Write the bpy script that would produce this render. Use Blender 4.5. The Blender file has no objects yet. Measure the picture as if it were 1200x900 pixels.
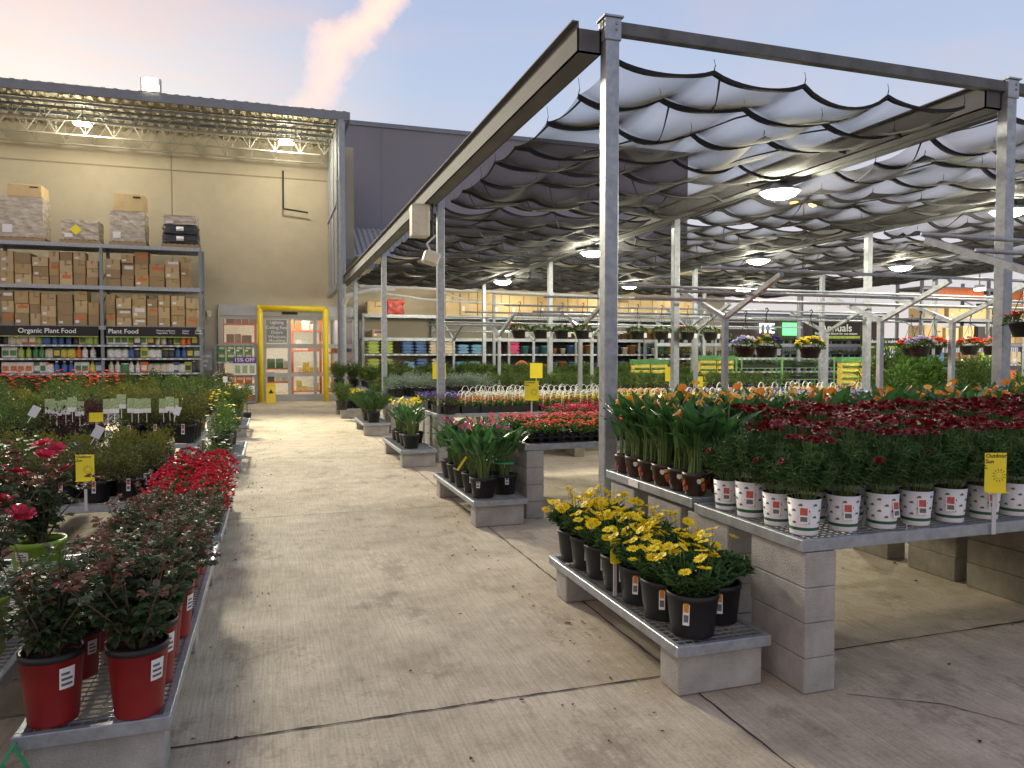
import bpy, bmesh, math, random
from mathutils import Vector, Matrix
R = math.radians; PI = math.pi
random.seed(7)
C = bpy.context.scene.collection
rnd = random.uniform

# ------------------------------------------------------------------ materials
def mat(name, col, rough=.6, metal=0., var=.12, scale=8., bump=0., bscale=40., emit=0., spec=.5, stretch=None, col2=None):
    m = bpy.data.materials.new(name); m.use_nodes = True
    nt = m.node_tree; N = nt.nodes; L = nt.links; p = N['Principled BSDF']
    p.inputs['Roughness'].default_value = rough; p.inputs['Metallic'].default_value = metal
    p.inputs['Specular IOR Level'].default_value = spec
    tc = N.new('ShaderNodeTexCoord'); mp = N.new('ShaderNodeMapping'); L.new(tc.outputs['Object'], mp.inputs[0])
    if stretch: mp.inputs['Scale'].default_value = stretch
    nz = N.new('ShaderNodeTexNoise'); nz.inputs['Scale'].default_value = scale; nz.inputs['Detail'].default_value = 5
    nz.inputs['Roughness'].default_value = .65
    L.new(mp.outputs[0], nz.inputs['Vector'])
    rp = N.new('ShaderNodeValToRGB'); L.new(nz.outputs['Fac'], rp.inputs[0])
    c2 = col2 or tuple(min(1, c*(1+var)) for c in col)
    rp.color_ramp.elements[0].color = tuple(c*(1-var) for c in col)+(1,); rp.color_ramp.elements[0].position = .3
    rp.color_ramp.elements[1].color = tuple(c2)+(1,); rp.color_ramp.elements[1].position = .7
    L.new(rp.outputs[0], p.inputs['Base Color'])
    if bump:
        n2 = N.new('ShaderNodeTexNoise'); n2.inputs['Scale'].default_value = bscale; n2.inputs['Detail'].default_value = 4
        L.new(mp.outputs[0], n2.inputs['Vector'])
        b = N.new('ShaderNodeBump'); b.inputs['Strength'].default_value = bump; b.inputs['Distance'].default_value = .01
        L.new(n2.outputs['Fac'], b.inputs['Height']); L.new(b.outputs[0], p.inputs['Normal'])
    if emit:
        p.inputs['Emission Color'].default_value = tuple(col)+(1,); p.inputs['Emission Strength'].default_value = emit
    return m

def leafmat(name, cols, rough=.45, trans=.25):
    m = bpy.data.materials.new(name); m.use_nodes = True
    nt = m.node_tree; N = nt.nodes; L = nt.links; p = N['Principled BSDF']; out = N['Material Output']
    g = N.new('ShaderNodeNewGeometry'); oi = N.new('ShaderNodeObjectInfo')
    ad = N.new('ShaderNodeMath'); ad.operation = 'MULTIPLY_ADD'; ad.inputs[1].default_value = .8
    L.new(g.outputs['Random Per Island'], ad.inputs[0])
    ml = N.new('ShaderNodeMath'); ml.operation = 'MULTIPLY'; ml.inputs[1].default_value = .2
    L.new(oi.outputs['Random'], ml.inputs[0]); L.new(ml.outputs[0], ad.inputs[2])
    rp = N.new('ShaderNodeValToRGB'); L.new(ad.outputs[0], rp.inputs[0])
    el = rp.color_ramp.elements
    n = len(cols)
    el[0].color = cols[0]+(1,); el[1].color = cols[-1]+(1,)
    for i in range(1, n-1):
        e = el.new(i/(n-1)); e.color = cols[i]+(1,)
    L.new(rp.outputs[0], p.inputs['Base Color']); p.inputs['Roughness'].default_value = rough
    p.inputs['Specular IOR Level'].default_value = .35
    if trans:
        t = N.new('ShaderNodeBsdfTranslucent'); mx = N.new('ShaderNodeMixShader'); mx.inputs[0].default_value = trans
        L.new(rp.outputs[0], t.inputs[0]); L.new(p.outputs[0], mx.inputs[1]); L.new(t.outputs[0], mx.inputs[2])
        L.new(mx.outputs[0], out.inputs[0])
    return m

M = {}
M['galv'] = mat('galvanised_steel', (.36,.39,.42), .45, .55, .22, 14, .1, 60)
M['steel'] = mat('painted_steel', (.30,.33,.36), .5, .3, .12, 6)
M['beam'] = mat('weathered_beam', (.13,.14,.14), .7, .1, .3, 5, .1, 30, stretch=(1,.3,1))
M['gut'] = mat('gutter_steel', (.10,.10,.10), .8, .0, .2, 5, .1, 30, stretch=(1,.3,1))
M['block'] = mat('concrete_block', (.38,.37,.34), .93, 0, .26, 4, .9, 110)
M['block2'] = mat('dark_block', (.24,.22,.17), .93, 0, .35, 4, .6, 90)  # darker, browner block tone used on part of the piers
M['black'] = mat('black_plastic', (.009,.0095,.011), .5, 0, .2, 10)
M['red_pot'] = mat('red_plastic', (.25,.011,.012), .42, 0, .12, 6, .05, 20)
M['green_pot'] = mat('lime_plastic', (.25,.42,.03), .4, 0, .1, 6)
M['white_pot'] = mat('white_plastic', (.72,.74,.76), .4, 0, .05, 6)
M['stripe'] = mat('green_print', (.02,.11,.05), .45)
M['olive'] = mat('olive_print', (.14,.13,.03), .45)
M['soil'] = mat('soil', (.045,.028,.016), .95, 0, .5, 60, .8, 120)
M['tag'] = mat('white_tag', (.75,.75,.74), .5, 0, .04, 30)
M['tag_green'] = mat('tag_leaf_picture', (.22,.42,.10), .5, 0, .6, 45, col2=(.62,.74,.42))
M['tag_red'] = mat('tag_red_print', (.5,.08,.07), .5, 0, .4, 60)
M['tag_dark'] = mat('tag_dark_print', (.12,.12,.12), .5, 0, .5, 90)
M['yellow_sign'] = mat('yellow_card', (.85,.72,.03), .4, 0, .03, 5)
M['ink'] = mat('black_ink', (.01,.01,.01), .5)
M['white'] = mat('white_paint', (.78,.78,.76), .5, 0, .04, 5)
M['tanwall'] = mat('tan_stucco', (.42,.37,.28), .9, 0, .06, 1.3, .35, 120)
M['bluewall'] = mat('grey_wall_panel', (.23,.225,.255), .8, 0, .05, .7, .2, 60)
M['deck'] = mat('roof_deck', (.42,.38,.28), .6, .2, .1, 3)
M['fascia'] = mat('fascia_metal', (.20,.22,.25), .5, .3, .08, 3)
M['joist'] = mat('joist_paint', (.30,.285,.24), .55, .1, .1, 4)
M['corr'] = mat('corrugated_roof', (.50,.50,.47), .5, .4, .15, 2)
M['yellow'] = mat('yellow_paint', (.80,.60,.02), .4, 0, .05, 5)
M['alu'] = mat('door_aluminium', (.42,.43,.43), .4, .5, .06, 6)
M['carton'] = mat('cardboard', (.46,.325,.15), .85, 0, .12, 3)
M['carton2'] = mat('cardboard_pale', (.56,.42,.225), .85, 0, .1, 3)
M['carton3'] = mat('cardboard_dark', (.35,.24,.12), .85, 0, .12, 3)
M['wrap'] = mat('stretch_wrap', (.40,.32,.22), .22, 0, .2, 3.5, 1., 9, col2=(.60,.56,.50), stretch=(1,1,3))
M['wood'] = mat('pallet_wood', (.32,.22,.12), .85, 0, .25, 8, stretch=(1,6,6))
M['blackbag'] = mat('dark_bag', (.03,.035,.045), .35, 0, .4, 8, .5, 14)
M['rackgrey'] = mat('rack_steel', (.24,.26,.27), .5, .4, .1, 10)
M['rackback'] = mat('rack_back', (.05,.05,.05), .8)
M['joint'] = mat('floor_joint_dark', (.035,.03,.025), .95)
M['orange'] = mat('orange_steel', (.75,.16,.02), .5)
M['storewhite'] = mat('store_white', (.7,.68,.62), .7)
M['storefloor'] = mat('store_floor', (.45,.42,.36), .35)
M['cart'] = mat('green_cart_paint', (.18,.42,.12), .5)
M['wicker'] = mat('wicker', (.20,.09,.035), .8, 0, .5, 40)
M['terracotta'] = mat('terracotta', (.45,.15,.06), .8, 0, .15, 6)
M['rib'] = mat('green_ribbon', (.03,.35,.14), .5)
M['side'] = mat('frosted_panel', (.30,.32,.34), .4)
M['seam_shade'] = mat('wall_joint_and_shade', (.25,.21,.15), .9)
M['pvc'] = mat('grey_pipe', (.55,.55,.55), .4)
M['beige'] = mat('beige_plastic', (.55,.52,.43), .5)
M['farbrown'] = mat('far_brown_wall', (.16,.11,.08), .85)
M['asphalt'] = mat('asphalt', (.05,.05,.052), .9, 0, .2, 3)
M['lens'] = mat('lamp_lens', (1.,.93,.78), .3, emit=22)
M['flood'] = mat('flood_lens', (1.,.86,.62), .3, emit=45)
M['sodium'] = mat('sodium_lens', (1.,.55,.08), .3, emit=14)
M['shoplamp'] = mat('shop_lamp', (1.,.9,.72), .3, emit=9)
M['signwhite'] = mat('sign_lit_white', (.75,.88,1.), .3, emit=2.2)
M['signgreen'] = mat('sign_lit_green', (.15,.85,.25), .3, emit=1.3)
for n, c in dict(lime=(.34,.44,.08), blue=(.05,.12,.30), skyblue=(.12,.28,.46), cream=(.6,.52,.38), pink=(.55,.05,.16), white=(.68,.66,.62), green=(.07,.22,.07),
                 orange=(.60,.16,.04), purple=(.13,.06,.28), yellow=(.60,.48,.07), dark=(.05,.05,.055), teal=(.05,.20,.20), brown=(.16,.08,.04), red=(.36,.04,.03)).items():
    M['p_'+n] = mat('package_'+n, c, .45, 0, .35, 18, .3, 20)
GP = [M['p_'+k] for k in ('lime','blue','cream','white','green','orange','purple','yellow','dark','teal','red','brown')]

M['l_rose'] = leafmat('rose_leaf', [(.035,.075,.028),(.06,.115,.042),(.085,.135,.06),(.12,.10,.055),(.13,.18,.10)])
M['l_tip'] = leafmat('rose_new_leaf', [(.16,.05,.035),(.22,.10,.06),(.15,.11,.05)])
M['l_cosmos'] = leafmat('ferny_leaf', [(.03,.075,.022),(.05,.115,.035),(.08,.16,.05)])
M['l_calla'] = leafmat('calla_leaf', [(.03,.095,.025),(.05,.14,.04),(.10,.22,.07)], .28, .35)
M['l_daisy'] = leafmat('daisy_leaf', [(.028,.075,.022),(.05,.12,.035),(.08,.16,.05)])
M['l_dark'] = leafmat('dark_shrub_leaf', [(.035,.055,.016),(.085,.10,.025),(.20,.18,.05)])
M['l_mid'] = leafmat('mid_shrub_leaf', [(.035,.075,.016),(.075,.13,.028),(.15,.20,.045)])
M['l_yel'] = leafmat('yellowgreen_leaf', [(.07,.09,.014),(.14,.15,.022),(.22,.20,.03)])
M['l_burg'] = leafmat('burgundy_leaf', [(.03,.01,.012),(.07,.018,.022),(.10,.035,.03)])
M['l_grey'] = leafmat('silver_leaf', [(.12,.17,.13),(.20,.26,.21),(.30,.36,.30)])
M['l_fresh'] = leafmat('fresh_leaf', [(.05,.12,.02),(.09,.19,.03),(.15,.27,.05)])
M['stem'] = mat('green_stem', (.10,.17,.04), .6)
M['bark'] = mat('woody_stem', (.10,.07,.04), .8)
def pet(n, a, b): M[n] = leafmat(n, [a, b], .5, .2)
pet('f_yellow', (.88,.68,.005), (.95,.80,.02)); pet('f_eye', (.80,.48,.01), (.7,.40,.01))
pet('f_dkred', (.15,.004,.009), (.25,.007,.015)); pet('f_red', (.40,.005,.02), (.70,.022,.06))
pet('f_orange', (.70,.19,.02), (.75,.30,.03)); pet('f_peach', (.55,.20,.09), (.70,.34,.14))
pet('f_coral', (.85,.07,.04), (.9,.18,.08)); pet('f_pink', (.75,.06,.14), (.85,.22,.26))
pet('f_white', (.8,.8,.74), (.78,.74,.5)); pet('f_purple', (.07,.03,.25), (.16,.07,.42)); pet('f_lilac', (.40,.34,.68), (.6,.55,.8))
pet('f_crimson', (.5,.004,.04), (.68,.012,.09)); pet('f_mauve', (.35,.04,.14), (.5,.12,.2)); pet('f_apricot', (.78,.40,.04), (.80,.5,.12))

# ------------------------------------------------------------------ mesh builder
class MB:
    def __init__(s): s.v=[]; s.f=[]; s.m=[]
    def add(s, vs, fs, mi=0):
        b=len(s.v); s.v+= [tuple(v) for v in vs]
        for f in fs: s.f.append([b+i for i in f]); s.m.append(mi)
    def box(s, x0,x1,y0,y1,z0,z1, mi=0, T=None, ch=0):
        if ch: return s.cbox(x0,x1,y0,y1,z0,z1,mi,T,ch)
        vs=[(x,y,z) for x in (x0,x1) for y in (y0,y1) for z in (z0,z1)]
        if T: vs=[T@Vector(v) for v in vs]
        s.add(vs, [(0,1,3,2),(4,6,7,5),(0,4,5,1),(2,3,7,6),(0,2,6,4),(1,5,7,3)], mi)
    def cbox(s, x0,x1,y0,y1,z0,z1,mi,T,c):
        bm=bmesh.new(); bmesh.ops.create_cube(bm,size=1)
        for v in bm.verts: v.co=Vector(((x0+x1)/2+v.co.x*(x1-x0),(y0+y1)/2+v.co.y*(y1-y0),(z0+z1)/2+v.co.z*(z1-z0)))
        bmesh.ops.bevel(bm,geom=bm.edges[:],offset=c,segments=1,affect='EDGES')
        bm.verts.index_update()
        s.add([ (T@v.co if T else v.co) for v in bm.verts],[[v.index for v in f.verts] for f in bm.faces],mi); bm.free()
    def tube(s, p0,p1,r,seg=8,mi=0,r1=None,cap=True):
        p0=Vector(p0);p1=Vector(p1); d=(p1-p0)
        if d.length<1e-6: return
        d.normalize(); a=d.orthogonal().normalized(); b=d.cross(a); r1=r if r1 is None else r1
        vs=[]
        for p,q in ((p0,r),(p1,r1)):
            for i in range(seg):
                t=2*PI*i/seg; vs.append(p+a*math.cos(t)*q+b*math.sin(t)*q)
        fs=[(i,(i+1)%seg,seg+(i+1)%seg,seg+i) for i in range(seg)]
        if cap: fs+=[tuple(range(seg))[::-1],tuple(range(seg,2*seg))]
        s.add(vs,fs,mi)
    def path(s, pts, r, seg=6, mi=0, cap=True):
        for i in range(len(pts)-1): s.tube(pts[i],pts[i+1],r if not isinstance(r,list) else r[i],seg,mi,(r if not isinstance(r,list) else r[i+1]),cap)
    def lathe(s, prof, seg=20, mi=0, c=(0,0,0), ms=None):
        vs=[]
        for (r,z) in prof:
            for i in range(seg):
                t=2*PI*i/seg; vs.append((c[0]+r*math.cos(t),c[1]+r*math.sin(t),c[2]+z))
        for k in range(len(prof)-1):
            fs=[(k*seg+i,k*seg+(i+1)%seg,(k+1)*seg+(i+1)%seg,(k+1)*seg+i) for i in range(seg)]
            if k==0: base=len(s.v); s.v+=vs
            for f in fs: s.f.append([base+i for i in f]); s.m.append(ms[k] if ms else mi)
    def disc(s, r, z, seg=16, mi=0, c=(0,0)):
        s.add([(c[0]+r*math.cos(2*PI*i/seg),c[1]+r*math.sin(2*PI*i/seg),z) for i in range(seg)],[tuple(range(seg))],mi)
    def leaf(s, p, d, L, W, mi=0, fold=.25, droop=.2, up=None):
        d=Vector(d).normalized(); p=Vector(p)
        u=Vector(up) if up else Vector((rnd(-.4,.4),rnd(-.4,.4),1))
        sd=d.cross(u)
        if sd.length<.05: sd=d.orthogonal()
        sd.normalize(); n=sd.cross(d)
        q1=p+d*L*.33; q2=p+d*L*.72-n*droop*L*.3; t=p+d*L*.97-n*droop*L
        h=n*W*fold
        s.add([p, q1+sd*W*.5+h, q2+sd*W*.42+h, t, q2-sd*W*.42+h, q1-sd*W*.5+h],[(0,3,2,1),(0,5,4,3)],mi)
    def petal(s, p, d, L, W, mi=0):
        d=Vector(d).normalized(); p=Vector(p); sd=d.cross(Vector((rnd(-.3,.3),rnd(-.3,.3),1))).normalized()
        s.add([p, p+d*L*.6+sd*W*.5, p+d*L, p+d*L*.6-sd*W*.5],[(0,1,2,3)],mi)
    def build(s, name, mats, parent=None, smooth=False, loc=None):
        me=bpy.data.meshes.new(name); me.from_pydata(s.v,[],s.f)
        ms=mats if isinstance(mats,(list,tuple)) else [mats]
        for m in ms: me.materials.append(m)
        if len(ms)>1: me.polygons.foreach_set('material_index', s.m)
        if smooth: me.polygons.foreach_set('use_smooth',[True]*len(s.f))
        me.update()
        o=bpy.data.objects.new(name,me); C.objects.link(o)
        if parent: o.parent=parent
        if loc: o.location=loc
        return o

def tag(o, label, cat, group=None):
    o['label']=label; o['category']=cat
    if group: o['group']=group
    return o
def struct(o): o['kind']='structure'; return o
def thing(name, label, cat, loc=(0,0,0), rz=0, group=None):
    o=bpy.data.objects.new(name,None); o.empty_display_size=.1; C.objects.link(o); o.location=loc; o.rotation_euler=(0,0,rz)
    return tag(o,label,cat,group)
def copy_tree(o, parent=None):
    c=o.copy(); C.objects.link(c); c.parent=parent
    for ch in o.children: copy_tree(ch,c)
    return c
PROTOS=[]
class Proto:
    def __init__(s, root): s.root=root; s.used=False; PROTOS.append(s)
    def put(s, loc, rz=None, sc=1., label=None, group=None):
        if s.used: o=copy_tree(s.root)
        else: o=s.root; s.used=True
        o.location=loc; o.rotation_euler=(0,0,rnd(0,6.28) if rz is None else rz); o.scale=(sc,sc,sc)
        if label: o['label']=label
        if group: o['group']=group
        return o
ORD=['first','second','third','fourth','fifth','sixth','seventh','eighth','ninth','tenth','eleventh','twelfth']
def od(i):
    if i<12: return ORD[i]
    n=i+1; return str(n)+('th' if 10<n%100<20 else {1:'st',2:'nd',3:'rd'}.get(n%10,'th'))
_txt={}
def text(s, size, mt, parent, loc, rot=(PI/2,0,0), name='lettering', align='CENTER', ext=.002):
    cu=bpy.data.curves.new('txt','FONT'); cu.body=s; cu.size=size; cu.align_x=align; cu.align_y='CENTER'; cu.extrude=ext; cu.offset=size*.012
    t=bpy.data.objects.new('txt',cu); C.objects.link(t); bpy.context.view_layer.update()
    me=bpy.data.meshes.new_from_object(t.evaluated_get(bpy.context.evaluated_depsgraph_get()))
    bpy.data.objects.remove(t); me.materials.clear(); me.materials.append(mt)
    o=bpy.data.objects.new(name,me); C.objects.link(o); o.parent=parent; o.location=loc; o.rotation_euler=rot
    return o

# ------------------------------------------------------------------ world, camera, render
sc=bpy.context.scene
cam=bpy.data.cameras.new('camera'); co=bpy.data.objects.new('camera',cam); C.objects.link(co); sc.camera=co
cam.sensor_width=36; cam.lens=26.1; cam.clip_end=2000; cam.clip_start=.05
co.location=(0,0,1.8); co.rotation_euler=(R(90-2.1),0,R(-18))
sc.render.engine='CYCLES'; sc.render.resolution_x=1024; sc.render.resolution_y=768
sc.view_settings.view_transform='Standard'; sc.view_settings.look='None'; sc.view_settings.exposure=0.66; sc.view_settings.gamma=1
sc.cycles.transparent_max_bounces=24; sc.cycles.max_bounces=6
w=bpy.data.worlds.new('World'); sc.world=w; w.use_nodes=True
N=w.node_tree.nodes; L=w.node_tree.links; bg=N['Background']; wo=N['World Output']
SUN_EL=R(4); SUN_AZ=R(-35)      # low sun behind the store, to the left of the view
sky=N.new('ShaderNodeTexSky'); sky.sky_type='NISHITA'; sky.sun_disc=False; sky.sun_elevation=SUN_EL; sky.sun_rotation=SUN_AZ
bg.inputs[1].default_value=.09; L.new(sky.outputs[0],bg.inputs[0])
tc=N.new('ShaderNodeTexCoord'); sx=N.new('ShaderNodeSeparateXYZ'); L.new(tc.outputs['Generated'],sx.inputs[0])
def mth(op,a,b=None,clamp=False):
    n=N.new('ShaderNodeMath'); n.operation=op; n.use_clamp=clamp
    for i,x in enumerate((a,b)):
        if x is None: continue
        if isinstance(x,(int,float)): n.inputs[i].default_value=x
        else: L.new(x,n.inputs[i])
    return n.outputs[0]
rp=N.new('ShaderNodeValToRGB'); L.new(sx.outputs['Z'],rp.inputs[0]); e=rp.color_ramp.elements
e[0].position=0.; e[0].color=(.80,.75,.73,1); e[1].position=.8; e[1].color=(.32,.42,.66,1)
q=e.new(.16); q.color=(.67,.68,.76,1); q=e.new(.34); q.color=(.50,.60,.80,1); q=e.new(.52); q.color=(.38,.48,.74,1)
# sunset side (left of the view)
az=mth('ARCTAN2',sx.outputs['X'],sx.outputs['Y'])
left=mth('MULTIPLY',mth('SUBTRACT',R(12),az),1/R(34),True)
high=mth('SUBTRACT',1.25,mth('MULTIPLY',sx.outputs['Z'],1.5),True)
mp=N.new('ShaderNodeMapping'); mp.inputs['Scale'].default_value=(1.,2.2,5.); mp.inputs['Rotation'].default_value=(0,R(24),R(20)); L.new(tc.outputs['Generated'],mp.inputs[0])
nz=N.new('ShaderNodeTexNoise'); nz.inputs['Scale'].default_value=2.6; nz.inputs['Detail'].default_value=7; nz.inputs['Roughness'].default_value=.58; nz.inputs['Distortion'].default_value=.6
L.new(mp.outputs[0],nz.inputs['Vector'])
cr=N.new('ShaderNodeValToRGB'); L.new(nz.outputs['Fac'],cr.inputs[0]); cr.color_ramp.elements[0].position=.40; cr.color_ramp.elements[1].position=.66
veil=mth('MULTIPLY',left,high)
mx1=N.new('ShaderNodeMixRGB'); L.new(mth('MULTIPLY',veil,.95,True),mx1.inputs[0]); L.new(rp.outputs[0],mx1.inputs[1]); mx1.inputs[2].default_value=(.90,.82,.79,1)
el=mth('ARCSINE',sx.outputs['Z'])
n5=N.new('ShaderNodeTexNoise'); n5.inputs['Scale'].default_value=7; n5.inputs['Detail'].default_value=8; n5.inputs['Roughness'].default_value=.62; L.new(tc.outputs['Generated'],n5.inputs['Vector'])
wob=mth('MULTIPLY',mth('SUBTRACT',n5.outputs['Fac'],.5),R(7))
dd=mth('ADD',mth('SUBTRACT',mth('MULTIPLY',mth('SUBTRACT',az,R(5.4)),.8),mth('MULTIPLY',mth('SUBTRACT',el,R(22)),.6)),wob)
stk=mth('SUBTRACT',1.,mth('POWER',mth('ABSOLUTE',mth('DIVIDE',dd,R(1.9))),1.5),True)
stk=mth('MULTIPLY',stk,mth('SUBTRACT',1.,mth('ABSOLUTE',mth('DIVIDE',mth('SUBTRACT',el,R(24)),R(12))),True))
glow=mth('MULTIPLY',mth('SUBTRACT',1.,mth('ABSOLUTE',mth('DIVIDE',mth('ADD',az,R(14)),R(24))),True),mth('SUBTRACT',1.,mth('ABSOLUTE',mth('DIVIDE',mth('SUBTRACT',el,R(14)),R(12))),True))
cl=mth('MULTIPLY',cr.outputs[0],mth('ADD',mth('MULTIPLY',left,.75),.12),True)
mx2=N.new('ShaderNodeMixRGB'); L.new(cl,mx2.inputs[0]); L.new(mx1.outputs[0],mx2.inputs[1]); mx2.inputs[2].default_value=(1.02,.62,.50,1)
mx3=N.new('ShaderNodeMixRGB'); L.new(mth('MULTIPLY',stk,1.1,True),mx3.inputs[0]); L.new(mx2.outputs[0],mx3.inputs[1]); mx3.inputs[2].default_value=(1.3,.90,.74,1)
mx4=N.new('ShaderNodeMixRGB'); L.new(mth('MULTIPLY',glow,.7,True),mx4.inputs[0]); L.new(mx3.outputs[0],mx4.inputs[1]); mx4.inputs[2].default_value=(1.3,1.12,.92,1)
bg2=N.new('ShaderNodeBackground'); bg2.inputs[1].default_value=.69; L.new(mx4.outputs[0],bg2.inputs[0])
ms=N.new('ShaderNodeMixShader'); ms.inputs[0].default_value=.9; L.new(bg.outputs[0],ms.inputs[1]); L.new(bg2.outputs[0],ms.inputs[2]); L.new(ms.outputs[0],wo.inputs[0])
sl=bpy.data.lights.new('sun','SUN'); sl.energy=.5; sl.angle=R(12); sl.color=(1,.78,.6); so=bpy.data.objects.new('sun',sl); C.objects.link(so)
sd=Vector((math.sin(SUN_AZ)*math.cos(SUN_EL),math.cos(SUN_AZ)*math.cos(SUN_EL),math.sin(SUN_EL)))
so.rotation_euler=sd.to_track_quat('Z','Y').to_euler()

def lamp(kind, loc, power, size=.4, col=(1,.92,.70), rot=(0,0,0), spot=None):
    l=bpy.data.lights.new('lamp_light',kind); l.energy=power; l.color=col
    if kind=='AREA': l.shape='DISK'; l.size=size
    else: l.shadow_soft_size=size
    if spot: l.spot_size=spot; l.spot_blend=.6
    o=bpy.data.objects.new('lamp_light',l); C.objects.link(o); o.location=loc; o.rotation_euler=rot
    return o

# ------------------------------------------------------------------ ground
def ground_mat():
    m=bpy.data.materials.new('concrete_floor'); m.use_nodes=True; nt=m.node_tree; N=nt.nodes; L=nt.links; p=N['Principled BSDF']
    tc=N.new('ShaderNodeTexCoord')
    def noise(s,det,st=(1,1,1),rg=.6):
        mp=N.new('ShaderNodeMapping'); mp.inputs['Scale'].default_value=st; L.new(tc.outputs['Object'],mp.inputs[0])
        n=N.new('ShaderNodeTexNoise'); n.inputs['Scale'].default_value=s; n.inputs['Detail'].default_value=det; n.inputs['Roughness'].default_value=rg; L.new(mp.outputs[0],n.inputs['Vector']); return n.outputs['Fac']
    def ramp(x,a,b,ca,cb):
        r=N.new('ShaderNodeValToRGB'); L.new(x,r.inputs[0]); r.color_ramp.elements[0].position=a; r.color_ramp.elements[1].position=b
        r.color_ramp.elements[0].color=ca+(1,); r.color_ramp.elements[1].color=cb+(1,); return r.outputs[0]
    def mul(a,b,f=1.):
        x=N.new('ShaderNodeMixRGB'); x.blend_type='MULTIPLY'; x.inputs[0].default_value=f; L.new(a,x.inputs[1]); L.new(b,x.inputs[2]); return x.outputs[0]
    c=ramp(noise(.9,6),.3,.75,(.50,.435,.315),(.65,.57,.43))
    c=mul(c,ramp(noise(3,8,(1,1,1),.7),.34,.62,(.64,.61,.58),(1,1,1)),.7)
    c=mul(c,ramp(noise(.55,9,(1,.8,1),.68),.36,.50,(.50,.45,.40),(1,1,1)),.4)
    c=mul(c,ramp(noise(1.7,12,(1,.7,1),.78),.40,.455,(.50,.47,.44),(1,1,1)),.55)
    c=mul(c,ramp(noise(260,2),.22,.30,(.35,.33,.3),(1,1,1)),.6)
    c=mul(c,ramp(noise(24,2,(3,.12,1)),.35,.65,(.80,.79,.78),(1.08,1.08,1.08)),.8)
    c=mul(c,ramp(noise(55,4),.30,.52,(.6,.6,.6),(1,1,1)),.5)
    L.new(c,p.inputs['Base Color']); p.inputs['Roughness'].default_value=.85
    b=N.new('ShaderNodeBump'); b.inputs['Strength'].default_value=.5; b.inputs['Distance'].default_value=.006
    L.new(noise(30,4,(3,.2,1)),b.inputs['Height'])
    b2=N.new('ShaderNodeBump'); b2.inputs['Strength'].default_value=.5; b2.inputs['Distance'].default_value=.004; L.new(noise(120,3),b2.inputs['Height']); L.new(b.outputs[0],b2.inputs['Normal'])
    L.new(b2.outputs[0],p.inputs['Normal'])
    return m
g=MB(); g.add([(-600,-200,-.05),(900,-200,-.05),(900,1200,-.05),(-600,1200,-.05)],[(0,1,2,3)]); struct(g.build('ground',M['asphalt']))
g=MB(); g.add([(-14,-6,0),(40,-6,0),(40,31.5,0),(-14,31.5,0)],[(0,1,2,3)]); struct(g.build('concrete_pavement',ground_mat()))
def jointline(pts,w=.006):
    b=MB(); L_=[]
    P=[]
    for i in range(len(pts)-1):
        a=Vector(pts[i]); c=Vector(pts[i+1]); n=max(2,int((c-a).length/.08))
        P+=[a.lerp(c,k/n) for k in range(n)]
    P.append(Vector(pts[-1])); d=(P[-1]-P[0]).normalized(); nn=Vector((-d.y,d.x))
    for i,p in enumerate(P):
        ww=w*rnd(.5,1.5); q=p+nn*rnd(-.004,.004)
        L_.append((q.x+nn.x*ww,q.y+nn.y*ww,.004)); L_.append((q.x-nn.x*ww,q.y-nn.y*ww,.004))
    b.add(L_,[(2*i,2*i+1,2*i+3,2*i+2) for i in range(len(P)-1)]); return b
for nm,pts,ww in (('x',[(-13,3.72),(2.15,3.66),(14,3.70)],.007),('x',[(-13,8.75),(14,8.65)],.004),('x',[(-13,13.7),(16,13.7)],.004),('x',[(-13,18.8),(16,18.8)],.004),
               ('y',[(2.12,-4),(2.16,3.6),(2.2,30)],.005),('y',[(-2.9,-4),(-2.9,30)],.004),('y',[(7.3,-4),(7.3,30)],.004),('k',[(2.9,3.15),(3.3,2.9),(3.5,2.55),(3.9,2.4)],.003)):
    struct(jointline(pts,ww).build('pavement_joint',M['joint']))

# ------------------------------------------------------------------ store building
b=MB()
b.box(-20,-1.95,31.5,31.9,0,10.43); b.box(-1.95,3.35,31.5,31.9,3.85,10.43)
b.box(3.35,21.2,31.5,31.9,0,5.7)
store=thing('store_building','large store with tan garden side wall, glass doors and taller grey block behind','building',(0,31.5,0))
def wpart(mb,name,m): 
    o=mb.build(name,m,store); o.location=(0,-31.5,0); return o
wpart(b,'garden_wall',M['tanwall'])
b=MB(); b.box(3.0,21.2,35,60,0,12.55); b.box(2.95,21.25,34.93,35,12.42,12.62,1)
for x in (5.0,10.2,15.5): b.box(x-.02,x+.02,34.98,35,0,12.4,1)
wpart(b,'upper_block',[M['bluewall'],M['fascia']])
b=MB(); b.box(-20,3.0,31.9,60,9.0,9.9); wpart(b,'rear_roof',M['fascia'])
b=MB()   # vertical wall panel seams and one painted shadow strip
for x in (-3.55,-11.0): b.box(x-.012,x+.012,31.485,31.5,4,9.6)
b.box(-20,2.5,31.48,31.5,8.95,9.0)  # dark horizontal strip stands in for the shadow band high on the wall
wpart(b,'wall_seam_and_shade',M['seam_shade'])
# small wall lamp beside the door and conduit
b=MB(); b.box(-2.35,-2.2,31.2,31.5,3.42,3.6,ch=.02); b.tube((-2.27,31.3,3.42),(-2.27,31.1,3.3),.07,10)
wpart(b,'wall_lamp',M['beige'])
b=MB(); b.path([(.55,31.2,9.2),(.55,31.2,7.7),(1.5,31.2,7.6)],.035); wpart(b,'conduit',M['ink'])
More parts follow.
